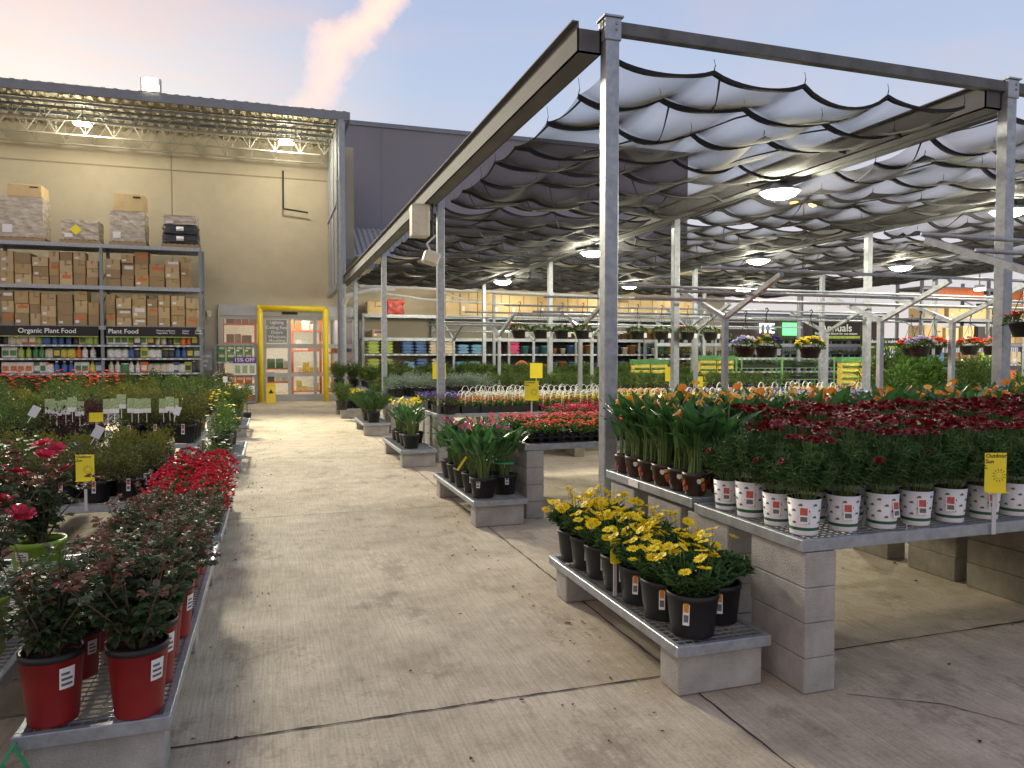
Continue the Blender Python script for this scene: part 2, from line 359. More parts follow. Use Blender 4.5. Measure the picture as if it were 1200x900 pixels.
# corrugated slope roof right of the tall canopy
b=MB(); n=150
for i in range(n):
    x=2.75+i*.12; d=.06 if i%2 else 0
    b.add([(x,31.6,5.85+d),(x+.06,31.6,5.85+d),(x+.06,35,7.7+d),(x,35,7.7+d)],[(0,1,2,3)])
    d2=0 if i%2 else .06
    b.add([(x+.06,31.6,5.85+d),(x+.12,31.6,5.85+d2),(x+.12,35,7.7+d2),(x+.06,35,7.7+d)],[(0,1,2,3)])
b.box(2.7,21.2,31.3,31.6,5.55,5.83,1)
wpart(b,'corrugated_roof',[M['corr'],M['fascia']])
# shop interior
b=MB(); b.box(-3,6,31.9,40,-.04,.0,0); b.box(-3,6,40,40.1,0,4.4,1); b.box(-3.1,-3,31.9,40,0,4.4,1); b.box(6,6.1,31.9,40,0,4.4,1); b.box(-3,6,31.9,40,4.3,4.4,1)
wpart(b,'shop_interior',[M['storefloor'],M['storewhite']])
for i,(x,y) in enumerate(((-1,34),(1.2,34),(3.6,34),(0,37),(2.6,37))):
    b=MB(); b.box(x-.6,x+.6,y-.1,y+.1,4.16,4.24); wpart(b,'shop_light',M['shoplamp'])
lamp('AREA',(.5,35,4.1),150,2.2,(1,.88,.68)); lamp('AREA',(3,36.5,4.1),90,2.2,(1,.88,.68))
def prod_shelf(x0,x1,y,zs,palette,lbl):
    r=thing('shop_shelf',lbl,'shelf',((x0+x1)/2,y,0)); b=MB(); W=(x1-x0)/2
    for x in (-W,W): b.box(x-.05,x+.05,-.05,.05,0,zs[-1]+.6,0)
    for z in zs: b.box(-W,W,-.3,.3,z-.06,z,0)
    b.build('frame',M['orange'],r)
    for z in zs:
        x=-W+.15
        while x<W-.2:
            ww=rnd(.2,.45); h=rnd(.2,.5); b=MB(); b.box(x,x+ww-.03,-.25,.1,z,z+h,ch=.01); b.build('packet',random.choice(palette),r); x+=ww
prod_shelf(-1.9,-.6,33.5,(2.4,3.2),[M['carton'],M['p_brown'],M['p_orange']],'orange shelf with cartons inside the left door pane')
prod_shelf(.95,2.2,35.5,(.25,1.1,2.1,3.0),[M['p_orange'],M['p_yellow'],M['p_white']],'orange shop shelf seen through the right sliding door')
prod_shelf(-.3,.9,34.5,(.7,1.3),[M['p_dark'],M['p_white'],M['p_green'],M['p_teal']],'low shop shelf seen through the left sliding door')
prod_shelf(2.4,3.6,34.,(.3,1.1,2.0),[M['p_orange'],M['p_purple'],M['p_white']],'orange shop shelf behind the pane right of the doors')
# door assembly
dr=thing('sliding_door','aluminium framed automatic glass sliding doors in the tan wall','door',(.75,31.4,0))
b=MB()
b.box(-2.65,2.65,-.1,.1,3.42,3.85,ch=.01)
for x in (-2.6,-.98,-.02,.98,2.55): b.box(x-.07,x+.07,-.06,.06,0,3.42)
b.box(-2.6,2.6,-.05,.05,2.15,2.32); b.box(-2.6,2.6,-.05,.05,1.0,1.15); b.box(-2.6,2.6,-.05,.05,0,.28); b.box(-2.6,2.6,-.05,.05,3.3,3.42)
b.build('door_frame',M['alu'],dr)
gm=bpy.data.materials.new('door_glass'); gm.use_nodes=True; nn=gm.node_tree.nodes; ll=gm.node_tree.links
t=nn.new('ShaderNodeBsdfTransparent'); gl=nn.new('ShaderNodeBsdfGlossy'); gl.inputs['Roughness'].default_value=.03; mx=nn.new('ShaderNodeMixShader'); mx.inputs[0].default_value=.08
t.inputs[0].default_value=(.93,.95,.94,1); ll.new(t.outputs[0],mx.inputs[1]); ll.new(gl.outputs[0],mx.inputs[2]); ll.new(mx.outputs[0],nn['Material Output'].inputs[0])
for x0,x1 in ((-2.53,-1.05),(-.91,-.09),(.05,.91),(1.05,2.48)):
    for z0,z1 in ((.28,1.0),(1.15,2.15),(2.32,3.3)):
        b=MB(); b.box(x0,x1,-.012,.012,z0,z1); b.build('glass_pane',gm,dr)
b=MB(); b.box(-.3,.3,-.16,-.1,3.5,3.6); b.build('door_sensor',M['ink'],dr)
b=MB(); b.box(-.9,-.12,-.020,-.014,2.36,3.28); b.build('notice_film',M['rackgrey'],dr)
for i,(s,z) in enumerate((('Lighting',3.18),('Ceiling Fans',2.97),('Doors',2.78),('Windows',2.6),('Moulding',2.45))):
    text(s,.17,M['white'],dr,(-.5,-.024,z))
gp=thing('door_guard','yellow steel guard frame standing around the sliding doors','guard frame',(.87,30.9,0))
b=MB(); 
for x in (-1.25,1.25): b.tube((x,0,0),(x,0,3.72),.11,16)
b.tube((-1.25,0,3.72),(1.25,0,3.72),.11,16); b.tube((-1.36,0,3.72),(-1.25,0,3.72),.11,16)
b.build('pipe_frame',M['yellow'],gp,True)
# wet floor sign
r=thing('wet_floor_sign','yellow folding wet floor sign standing by the left guard post','floor sign',(.0,30.1,0))
b=MB(); 
for s in (-1,1):
    T=Matrix.Rotation(s*R(14),4,'X'); b.box(-.17,.17,-.012,.012,0,.75,0,Matrix.Translation((0,s*-.17,0))@Matrix.Rotation(-s*R(14),4,'X'),0)
b.box(-.12,.12,-.03,.03,.70,.78); b.build('sign_panel',M['yellow'],r)
b=MB(); b.add([(-.09,0,0),(.09,0,0),(0,0,.16)],[(0,1,2)]); o=b.build('warning_mark',M['ink'],r); o.location=(0,-.125,.4); o.rotation_euler=(-R(14),0,0)

# ------------------------------------------------------------------ tall metal canopy
cn=thing('metal_canopy','tall corrugated metal canopy with open web joists over the store racks','canopy',(0,27,0))
def cpart(mb,name,m):
    o=mb.build(name,m,cn); o.location=(0,-27,0); return o
ZR=10.3
b=MB(); x=-20
while x<2.6:
    b.add([(x,26.93,ZR),(x+.12,26.93,ZR),(x+.18,26.93,ZR+.12),(x+.30,26.93,ZR+.12),(x+.36,26.93,ZR),(x,31.5,ZR),(x+.12,31.5,ZR),(x+.18,31.5,ZR+.12),(x+.30,31.5,ZR+.12),(x+.36,31.5,ZR)],[(0,1,6,5),(1,2,7,6),(2,3,8,7),(3,4,9,8)]); x+=.36
cpart(b,'roof_deck',M['deck'])
b=MB(); b.box(-20,2.75,26.88,26.98,ZR-.20,ZR+.085); b.box(2.65,2.75,27,31.5,ZR-.22,ZR+.06); b.box(-20,2.5,27.3,27.36,ZR-.40,ZR-.34)
cpart(b,'edge_beam',M['fascia'])
for yy,zt,zb in ((28.1,ZR-.02,ZR-.66),(29.5,ZR-.02,ZR-.78),(30.7,ZR-.02,ZR-.8)):
    b=MB(); b.box(-20,2.4,yy-.04,yy+.04,zt-.05,zt); b.box(-20,1.9,yy-.04,yy+.04,zb-.05,zb)
    x=-20
    while x<1.8:
        b.tube((x,yy,zt-.03),(x+.45,yy,zb),.02,5); b.tube((x+.45,yy,zb),(x+.9,yy,zt-.03),.02,5); b.tube((x+.45,yy,zb),(x+.45,yy,zt-.03),.014,5); x+=.9
    cpart(b,'roof_joist',M['joist'])
b=MB(); b.box(-20,2.4,28.5,28.62,ZR-.42,ZR-.32); b.tube((-20,27.7,ZR-.42),(2.2,27.7,ZR-.42),.045,10)
cpart(b,'cross_beam',M['fascia'])
b=MB(); b.tube((2.45,26.95,0),(2.45,26.95,ZR-.2),.12,16); b.tube((2.45,26.95,5.2),(2.45,26.95,5.3),.135,16); b.tube((2.45,26.95,8.0),(2.45,26.95,8.08),.135,16)
cpart(b,'downpipe',M['steel'])
b=MB()
for y in (27.2,28.6,30.0,31.3): b.box(2.28,2.38,y-.07,y+.07,4.3,ZR-.2)
b.box(2.24,2.42,27.1,31.45,4.2,4.42); b.box(2.26,2.40,27.1,31.45,7.2,7.3); b.box(2.28,2.38,27.0,27.14,0,ZR-.2)
cpart(b,'side_frame',M['steel'])
b=MB(); b.box(2.31,2.33,27.2,31.3,4.42,ZR-.22); cpart(b,'side_panel',M['side'])
for (x,y,z,p) in ((-5.95,28.6,9.62,270),(.62,28.8,9.62,270),(-12,28.4,9.62,220)):
    r=thing('canopy_light','bright rectangular lamp under the tall canopy, '+('left one near the photo edge' if x<-3 else 'right one near the downpipe') if x>-10 else 'bright rectangular lamp under the far left of the tall canopy','lamp',(x,y,z),0,'lamps under the tall metal canopy')
    b=MB(); b.box(-.28,.28,-.18,.18,.03,.16,ch=.02); b.tube((0,0,.16),(0,0,.7),.02); b.build('housing',M['fascia'],r)
    b=MB(); b.box(-.25,.25,-.15,.15,0,.03); b.build('lens',M['lens'],r)
    lamp('POINT',(x,y,z-.12),p,.22)
r=thing('floodlight','twin floodlight glaring on the front edge of the metal canopy roof','floodlight',(-3.6,26.95,10.38),0); r.scale=(.75,.75,.75)
b=MB(); b.box(-.32,.32,-.1,.1,.05,.35,ch=.02); b.box(-.4,-.34,-.15,.15,0,.6); b.box(.34,.4,-.15,.15,0,.6); b.build('housing',M['beige'],r)
b=MB(); b.box(-.3,.3,-.13,-.1,.08,.33); b.box(-.22,.22,-.1,.1,.4,.62); b.build('lens',M['flood'],r)
q=Vector((5,-22,-9.5)); lamp('SPOT',(-3.6,26.7,10.6),13000,1.1,(1,.92,.70),q.to_track_quat('-Z','Y').to_euler(),R(110))

# ------------------------------------------------------------------ pallet racks with goods
def rack(x0,xs,y,depth,beams,shelves,label,ztop):
    r=thing('storage_rack',label,'rack',(x0,y,0)); 
    for x in xs:
        b=MB(); 
        for yy in (0,depth): b.box(x-x0-.05,x-x0+.05,yy-.05,yy+.05,0,ztop)
        z=.4
        while z<ztop-.7: b.tube((x-x0,0,z),(x-x0,depth,z+.6),.02,5); z+=.8
        b.build('upright',M['rackgrey'],r)
    for z in beams:
        b=MB(); b.box(xs[0]-x0,xs[-1]-x0,-.07,-.02,z-.13,z); b.box(xs[0]-x0,xs[-1]-x0,depth,depth+.05,z-.13,z); b.box(xs[0]-x0,xs[-1]-x0,-.02,depth,z-.03,z-.005); b.build('beam',M['galv'],r)
    for z in shelves:
        b=MB(); b.box(xs[0]-x0,xs[-1]-x0,-.09,-.075,z-.07,z-.01,0); b.box(xs[0]-x0,xs[-1]-x0,-.07,.6,z-.05,z,1)
        xx=xs[0]-x0+.1
        while xx<xs[-1]-x0-.2: b.box(xx,xx+.10,-.096,-.09,z-.06,z-.02,2); xx+=rnd(.2,.35)
        b.build('shelf',[M['galv'],M['rackgrey'],M['tag']],r)
    return r
LX=[-11.95,-8.75,-5.55,-2.38]
lr=rack(-8.75,LX,29.0,1.2,(5.7,4.26,2.87),(2.22,1.76,1.24,.5),'tall grey rack of cartons and plant food against the tan wall',5.75)
b=MB(); b.box(-3.2,6.37,.61,.63,.1,2.8); b.build('back_panel',M['rackback'],lr)
for x,w_,s,big in ((-7.15,3.0,'Organic Plant Food',.22),(-3.97,2.9,'Plant Food',.22),(-10.3,3.,'Garden Care',.22)):
    r=thing('aisle_sign','long black sign reading '+s+' along the tall left rack','sign',(x,28.86,2.68))
    b=MB(); b.box(-w_/2,w_/2,-.02,.02,-.17,.17,0); b.box(-w_/2,w_/2,-.024,.02,-.20,-.17,1); b.build('board',[M['ink'],M['p_lime']],r)
    if s=='Plant Food':
        text(s,big,M['white'],r,(-1.38,-.025,.0),align='LEFT')
        for i,tt in enumerate(('Flowers and\nVegetables','Lawn\nFood','Indoor\nPlants','Water\nSoluble')): text(tt,.085,M['white'],r,(.15+i*.42,-.025,0),align='LEFT')
    else: text(s,big,M['white'],r,(-.9,-.025,.0),align='LEFT')
KG='cartons stored on the tall left rack'
def carton(x,y,z,w,d,h,label,group,m=None,rz=0,mark=None):
    o=thing('cardboard_box',label,'box',(x,y,z),rz,group)
    b=MB(); b.box(-w/2,w/2,0,d,0,h,ch=.006); b.build('carton',m or random.choice((M['carton'],M['carton2'],M['carton3'])),o)
    b=MB(); b.box(-.03,.03,-.003,0,h*.55,h); b.build('tape',M['carton3'],o)
    q=random.random()
    if q<.35: b=MB(); b.box(-w*.4,-w*.4+min(.12,w*.4),-.004,0,h*.2,h*.42); b.build('shipping_label',M['tag'],o)
    if mark is not None: b=MB(); b.box(-w*.3,w*.42,-.004,0,h*.5,h*.8); b.build('printed_mark',mark,o)
    elif q>.75: b=MB(); b.box(w*.12,w*.4,-.004,0,h*.6,h*.68); b.build('printed_mark',M['tag_dark'],o)
    return o
def fillboxes(x0,x1,zb,zmax,bay,lev,seq):
    x=x0; c=0
    while x<x1-.3:
        w=rnd(.30,.52); w=min(w,x1-x); z=zb; k=0
        top=zb+rnd(.75,1.)*zmax
        while z<top and k<4:
            h=rnd(.26,.44)
            if z+h>zb+zmax+.08: break
            carton(x+w/2+rnd(-.01,.01),29.02+rnd(0,.12),z,w-.03,rnd(.5,.8),h,'cardboard box, %s column from left in %s, %s up'%(od(c),bay+' '+lev,od(k)),KG,mark=random.choice((None,None,None,None,None,M['p_orange'],M['tag'])))
            z+=h+.004; k+=1
        x+=w+.01; c+=1
fillboxes(-8.6,-5.65,4.27,1.1,'left bay','upper shelf',0); fillboxes(-5.45,-2.45,4.27,1.15,'right bay','upper shelf',0)
fillboxes(-8.6,-5.65,2.88,1.15,'left bay','middle shelf',0); fillboxes(-5.45,-2.45,2.88,1.15,'right bay','middle shelf',0)
# wrapped pallets on top
def pallet_mb(w,d):
    b=MB()
    for i in range(7): b.box(-w/2+i*(w-.1)/6,-w/2+i*(w-.1)/6+.1,0,d,.1,.12)
    for y in (0,d/2-.04,d-.08): b.box(-w/2,w/2,y,y+.08,0,.1)
    return b
def lumpy(mb,x0,x1,y0,y1,z0,z1,j=.03,mi=0,nx=6,nz=6):
    bm=bmesh.new(); bmesh.ops.create_cube(bm,size=1); bmesh.ops.subdivide_edges(bm,edges=bm.edges[:],cuts=6,use_grid_fill=True)
    for v in bm.verts:
        v.co=Vector(((x0+x1)/2+v.co.x*(x1-x0),(y0+y1)/2+v.co.y*(y1-y0),(z0+z1)/2+v.co.z*(z1-z0)))+Vector((rnd(-j,j),rnd(-j,j),rnd(-j,j)*.6))
    bm.verts.index_update(); mb.add([v.co for v in bm.verts],[[v.index for v in f.verts] for f in bm.faces],mi); bm.free()
def pload(x,w,parts,label,bag=False):
    r=thing('wrapped_pallet_load',label,'pallet load',(x,29.05,5.72),0,'wrapped pallet loads on top of the tall left rack')
    pallet_mb(w*1.02,1.05).build('pallet',M['wood'],r)
    z=.125
    for i,(kind,dx,ww,h) in enumerate(parts):
        b=MB()
        if kind=='box': b.box(dx-ww/2,dx+ww/2,.05,.95,z,z+h,0,ch=.01); b.box(dx+ww*.15,dx+ww*.4,.045,.05,z+h*.75,z+h*.85,1); b.build('carton',[M['carton2'],M['ink']],r)
        elif kind=='wrapbox':
            lumpy(b,dx-ww/2,dx+ww/2,.05,.98,z,z+h,.012,0); b.box(dx-ww*.42,dx-ww*.2,.03,.035,z+h*.1,z+h*.3,1); b.build('wrapped_carton',[M['wrap'],M['tag']],r)
        else:
            lumpy(b,dx-ww/2,dx+ww/2,.05,.98,z,z+h*.94,.035,0); b.box(dx-.12,dx+.12,.0,.008,z+h*.3,z+h*.75,1); b.build('bag',[M['blackbag'],M['tag']],r,True)
        z+=h+.003
    return r
pload(-7.95,1.35,[('wrapbox',0,1.3,1.35),('box',.12,1.0,.42)],'tall wrapped pallet of cartons at far left of the rack top')
r=pload(-6.2,1.2,[('wrapbox',0,1.12,.66)],'low wrapped carton with yellow sticker on the rack top')
b=MB(); T=Matrix.Rotation(R(45),4,'Y'); b.box(-.13,.13,-.01,0,-.13,.13,0,T); o=b.build('sticker',M['yellow_sign'],r); o.location=(-.12,.03,.45)
pload(-4.72,1.15,[('wrapbox',0,1.1,1.05),('box',.05,.95,.62)],'two stacked tall cartons, the lower wrapped in plastic film')
pload(-3.03,1.2,[('bag',0,1.15,.34),('bag',0,1.12,.34),('wrapbox',0,1.1,.32)],'wrapped stack of dark sacks at the right end of the rack top')
# plant food packages on the lower shelves
def bottle(kind,m,cap):
    r=thing('bottle','x','bottle'); b=MB()
    if kind==0: b.lathe([(.0,0),(.07,0),(.075,.03),(.075,.2),(.03,.26),(.03,.3),(0,.3)],10); b.build('bottle_body',m,r,True); b=MB(); b.tube((0,0,.29),(0,0,.33),.032,8); b.build('cap',cap,r)
    elif kind==1: b.box(-.1,.1,-.06,.06,0,.3,ch=.015); b.build('packet_body',m,r); b=MB(); b.box(-.07,.07,-.064,-.06,.06,.2); b.build('print',cap,r)
    else: b.lathe([(0,0),(.10,0),(.11,.02),(.11,.2),(.09,.23),(0,.23)],12); b.build('tub_body',m,r,True); b=MB(); b.tube((0,0,.23),(0,0,.26),.1,12); b.build('lid',cap,r)
    return Proto(r)
BT=[bottle(k,m,c) for k in (0,1,2) for m,c in ((M['p_white'],M['p_orange']),(M['p_green'],M['p_white']),(M['p_dark'],M['p_yellow']),(M['p_orange'],M['p_white']),(M['p_yellow'],M['p_green']),(M['p_blue'],M['p_white']),(M['p_white'],M['p_green']),(M['p_dark'],M['p_white']),(M['p_cream'],M['p_green']),(M['p_lime'],M['p_dark']))]
for s,z in (('top',2.225),('middle',1.765),('lower',1.245)):
    for bay,x0,x1 in (('left bay',-8.6,-5.7),('right bay',-5.42,-2.5)):
        x=x0+.1; c=0; pk=random.choice(BT)
        while x<x1:
            if random.random()<.6: pk=random.choice(BT)
            o=pk.put((x,29.1+rnd(0,.1),z),0,1.25,'plant food package, %s from left on the %s goods shelf, %s'%(od(c),s,bay),'plant food packages on the tall left rack')
            o['category']='package'; x+=rnd(.18,.24); c+=1

# display rack beside the door, with 15% OFF sign
r=rack(-1.75,[-2.0,-.55],30.3,.7,(),(1.62,.75,.1),'low display rack with green boxes left of the sliding doors',2.3)
for i in range(4):
    for z,m,nm in ((1.63,M['p_green'],'green'),(.76,M['p_orange'],'orange'),(1.0+1.0,M['p_green'],'upper green'),(.11,M['p_orange'],'lowest orange')):
        if z==2.0: z=1.95
        o=carton(-1.78+i*.32,30.3,z,.27,.3,.31 if z!=1.95 else .28,'%s package on the rack left of the doors, %s from left'%(nm,od(i)),'packages on the display rack by the doors',m,0,M['p_cream'])
r=thing('sale_sign','small white sign with purple band reading 15% OFF on the display rack','sign',(-.95,30.15,1.35))
b=MB(); b.box(-.42,.42,-.01,.01,-.25,.2,0); b.box(-.42,.42,-.014,-.01,.2-.0,.45,1); b.box(-.42,.42,-.01,.01,.2,.45,1)
for i in range(3): b.box(-.34+i*.26,-.16+i*.26,-.013,-.01,-.18,.12,2)
b.build('board',[M['tag'],M['p_purple'],M['tag_green']],r); text('15% OFF',.2,M['white'],r,(0,-.016,.325))
r=thing('outdoor_heater_box','grey notice board standing beside the display rack','sign',(-2.35,29.6,0)); r.name='notice_board'
b=MB(); b.box(-.28,.28,-.02,.02,1.3,2.0); b.box(-.02,.02,.02,.05,0,1.5); b.box(-.2,.2,-.15,.15,0,.03); b.build('board',M['rackgrey'],r)
for i in range(3): text(('GARDEN','CARE','TIPS')[i],.12,M['tag'],r,(0,-.022,1.82-i*.18))

# racks under the low roof right of the doors
RX=[3.55,6.6,9.7,12.8,15.9,19.0]
rr=rack(3.55,RX,30.3,1.1,(3.52,2.58),(1.92,1.2,.5),'long grey rack under the low roof right of the doors',3.55)
b=MB(); b.box(3.1,15.4,1.0,1.02,.1,2.5); b.build('back_panel',M['rackback'],rr)
RG='cartons on the long right rack'
carton(4.05,30.4,3.53,.62,.6,.5,'small pale carton at the left end of the long rack top',RG,M['carton2'])
x=6.95; i=0
for wd,h in ((.62,.95),(.75,.95),(.7,.95),(.72,.9),(1.3,.88),(1.4,.88),(.95,.85),(1.1,.95),(.9,.7),(1.2,1.0),(1.2,.9),(1.0,.8)):
    carton(x+wd/2,30.35,3.53,wd-.03,.9,h,'large brown carton on the long rack top, %s from left'%od(i),RG,random.choice((M['carton'],M['carton2']))); x+=wd; i+=1
carton(4.2,30.5,2.6,.5,.5,.32,'open carton with blue print on the second level of the long rack',RG,M['carton'],0,M['p_purple'])
o=MB(); lumpy(o,-.35,.35,0,.6,0,.6,.05); tag(o.build('patterned_sack',M['p_red'],None,True,(4.85,30.4,3.53)),'red patterned sack beside the small carton on the long rack','sack')
def sackproto(m,w=.5,h=.13):
    b=MB(); bm=bmesh.new(); bmesh.ops.create_cube(bm,size=1); bmesh.ops.subdivide_edges(bm,edges=bm.edges[:],cuts=4,use_grid_fill=True)
    for v in bm.verts:
        c=v.co; k=(1-(2*c.x)**4)*.75+.25; v.co=Vector((c.x*w,c.y*.5+.25,(c.z*k+.5)*h+rnd(-.006,.006)))
    bm.verts.index_update(); b.add([v.co for v in bm.verts],[[v.index for v in f.verts] for f in bm.faces]); bm.free()
    o=b.build('garden_sack',m,None,True); tag(o,'sack','sack'); return Proto(o)
SK={k:sackproto(M['p_'+k]) for k in ('lime','blue','skyblue','cream','pink','teal')}
for k,x0,lev in (('lime',3.95,1),('lime',4.5,1),('lime',3.95,0),('lime',4.5,0),('blue',5.35,1),('blue',5.9,1),('cream',6.5,1),('cream',7.05,1),('skyblue',7.7,1),('skyblue',8.3,1),('skyblue',5.4,0),('blue',5.95,0),('cream',6.6,0),('skyblue',7.6,0),('skyblue',8.2,0),('pink',9.95,1)):
    n=4 if k!='skyblue' else 3
    if k=='pink': n=5
    for i in range(n):
        SK[k].put((x0,30.32,(1.93 if lev else 1.21)+i*.128),rnd(-.05,.05),1,'%s sack, %s from bottom, %s stack on the long rack %s shelf'%({'lime':'lime green','skyblue':'light blue'}.get(k,k),od(i),od(int((x0-3.6)/.56)),'upper' if lev else 'lower'),'sacks on the long right rack')
def potproto(m,r1=.13,h=.24,nm='clay_pot'):
    b=MB(); b.lathe([(0,0),(r1*.72,0),(r1*.95,h*.85),(r1*1.05,h*.85),(r1*1.05,h),(r1*.9,h),(r1*.85,h*.8),(0,h*.8)],14); o=b.build(nm,m,None,True); tag(o,'pot','pot'); return Proto(o)
CP=[potproto(M['terracotta']),potproto(M['wicker'],.2,.34,'wicker_basket'),potproto(M['p_teal'],.15,.3,'glazed_pot'),potproto(M['p_blue'],.16,.32,'glazed_pot'),potproto(M['p_cream'],.14,.26,'glazed_pot'),potproto(M['p_brown'],.17,.26,'glazed_pot')]
for lev,z in (('upper',1.93),('lower',1.21),('bottom',.51),('second',2.59)):
    x=10.5 if lev!='second' else 12.6; i=0
    if lev=='bottom': x=9.9
    while x<18.9:
        k=random.choice(CP) if x<13 else random.choice(CP[1:2]*3+CP)
        o=k.put((x,30.5,z),None,rnd(.9,1.2),'%s, %s from left in the right half of the long rack, %s level'%(k.root.name.split('.')[0].replace('_',' '),od(i),lev),'pots and baskets on the long right rack'); x+=rnd(.34,.5); i+=1
r=thing('pumpkin_sign','round orange sale sign hung on the long rack shelf','sign',(10.15,29.9,1.35)); r.name='round_sign'
b=MB(); b.lathe([(0,-.01),(.3,-.01),(.3,.01),(0,.01)],24); o=b.build('disc',M['p_orange'],r); o.rotation_euler=(PI/2,0,0)
b=MB(); b.tube((0,.03,-1.35),(0,.03,.2),.02,6); b.build('stand',M['rackgrey'],r)

# ------------------------------------------------------------------ shade canopy frame
GX=[2.8,7.38,11.96,16.54,21.12]; GY=[5.9,12.6,19.3,26.0]; ZT=4.62; T5=.0625
fr=thing('shade_canopy_frame','large grey steel post and beam frame carrying black shade cloth','shade frame',(2.8,5.9,0))
def fpart(mb,name,m):
    o=mb.build(name,m,fr); o.location=(-2.8,-5.9,0); return o
for i,x in enumerate(GX):
    for j,y in enumerate(GY):
        if i==4 and j==0: continue
        b=MB(); b.box(x-T5,x+T5,y-T5,y+T5,0,ZT-.08,ch=.008); b.box(x-.09,x+.09,y-.09,y+.09,0,.02); b.box(x-.075,x+.075,y-.075,y+.075,ZT-.13,ZT+.06,ch=.006)
        b.box(x-.09,x+.09,y-.09,y+.09,ZT+.06,ZT+.075)
        fpart(b,'post',M['galv'])
        if j<1:
            b=MB()
            for zz in (ZT-.02,ZT+.03): b.tube((x-.085,y-.03,zz),(x-.075,y-.03,zz),.012,6); b.tube((x+.03,y-.085,zz-.02),(x+.03,y-.075,zz-.02),.012,6)
            fpart(b,'bolt',M['steel'])
for i,x in enumerate(GX):
    b=MB(); y0,y1=5.9,27.6; xa,xb=x-.30,x-.085
    b.box(xa,xb,y0,y1,ZT-.24,ZT-.225,1); b.box(xa,xa+.012,y0,y1,ZT-.24,ZT+.02); b.box(xb-.012,xb,y0,y1,ZT-.24,ZT-.02); b.box(xa-.05,xa,y0,y1,ZT+.008,ZT+.02); b.box(xa,xb,y0,y0+.012,ZT-.24,ZT-.04)
    if i: b.box(xb+.17,xb+.33,y0+.1,y1,ZT-.2,ZT-.02,1)
    fpart(b,'gutter_beam',[M['gut'],M['beam']])
b=MB(); b.box(2.72,23,5.86,5.94,ZT-.06,ZT+.05,ch=.006); fpart(b,'front_beam',M['beam'])
for y in GY[3:]:
    b=MB(); b.box(2.72,23,y-.04,y+.04,ZT-.12,ZT-.02); fpart(b,'rear_beam',M['beam'])
# conduit and pipes between canopy and store
b=MB(); b.path([(2.45,26.6,3.6),(2.55,26.4,3.9),(3.3,26.3,4.15),(4.2,26.3,4.2)],.08,10); b.path([(3.0,26.6,4.3),(9,27,4.25),(14,27,4.15)],.05,8); b.path([(2.6,27.5,4.3),(5.4,27.5,3.95),(9.,27.5,3.8)],.04,8)
b.path([(3.0,28.2,4.6),(20,28.2,4.55)],.06,8); b.path([(5.8,28,4.4),(7.2,28.3,4.05),(7.8,28.3,4.05)],.03,8)
fpart(b,'pipe_run',M['pvc'])
r=thing('low_roof','low metal roof between the shade canopy and the store wall','roof',(3,27.6,0))
b=MB(); b.box(0,18,0,4.0,5.45,5.5,0); b.box(0,18,-.08,0,5.0,5.2,1)
for x in (0.2,4,8,12,16): b.box(x,x+.12,.2,3.8,5.1,5.43,1)
o=b.build('deck',[M['deck'],M['fascia']],r)
b=MB()
for x in (1,5.2,9.8,14.3): b.box(x,x+.1,0,.1,0,5.0)
b.build('post',M['steel'],r)
for i,x in enumerate((5.4,9.4,13.6,18.)):  # strip lamps added to brighten the wall behind the long rack
    r=thing('added_strip_light','added strip lamp under the low roof in front of the long rack, %s from left'%od(i),'lamp',(x,29.0,4.85),0,'added strip lamps under the low roof'); b=MB(); b.box(-.6,.6,-.07,.07,.03,.12); b.build('housing',M['white'],r); b=MB(); b.box(-.58,.58,-.05,.05,0,.03); b.build('lens',M['lens'],r)
    lamp('POINT',(x,28.95,4.7),65,.3)
# control box and camera on second post
r=thing('control_box','beige electrical box with black conduits on the second canopy post','electrical box',(2.55,12.5,4.1))
b=MB(); b.box(-.28,.02,-.14,.14,-.28,.26,ch=.02); b.build('box_body',M['beige'],r)
b=MB(); b.tube((.08,-.05,-.35),(.08,-.05,.5),.02,8); b.tube((-.02,-.05,.2),(-.02,-.05,.42),.02,8); b.build('conduit',M['ink'],r)
r=thing('motion_sensor_light','small cream sensor light tilted down beneath the electrical box','light fitting',(2.62,12.4,3.55))
b=MB(); b.box(-.13,.13,-.12,.12,-.2,.02,0,Matrix.Rotation(R(18),4,'Y'),.03); b.build('housing',M['beige'],r)
b=MB(); b.path([(-.02,0,.0),(-.1,0,.15),(.05,0,.3)],.015); b.build('cable',M['pvc'],r)

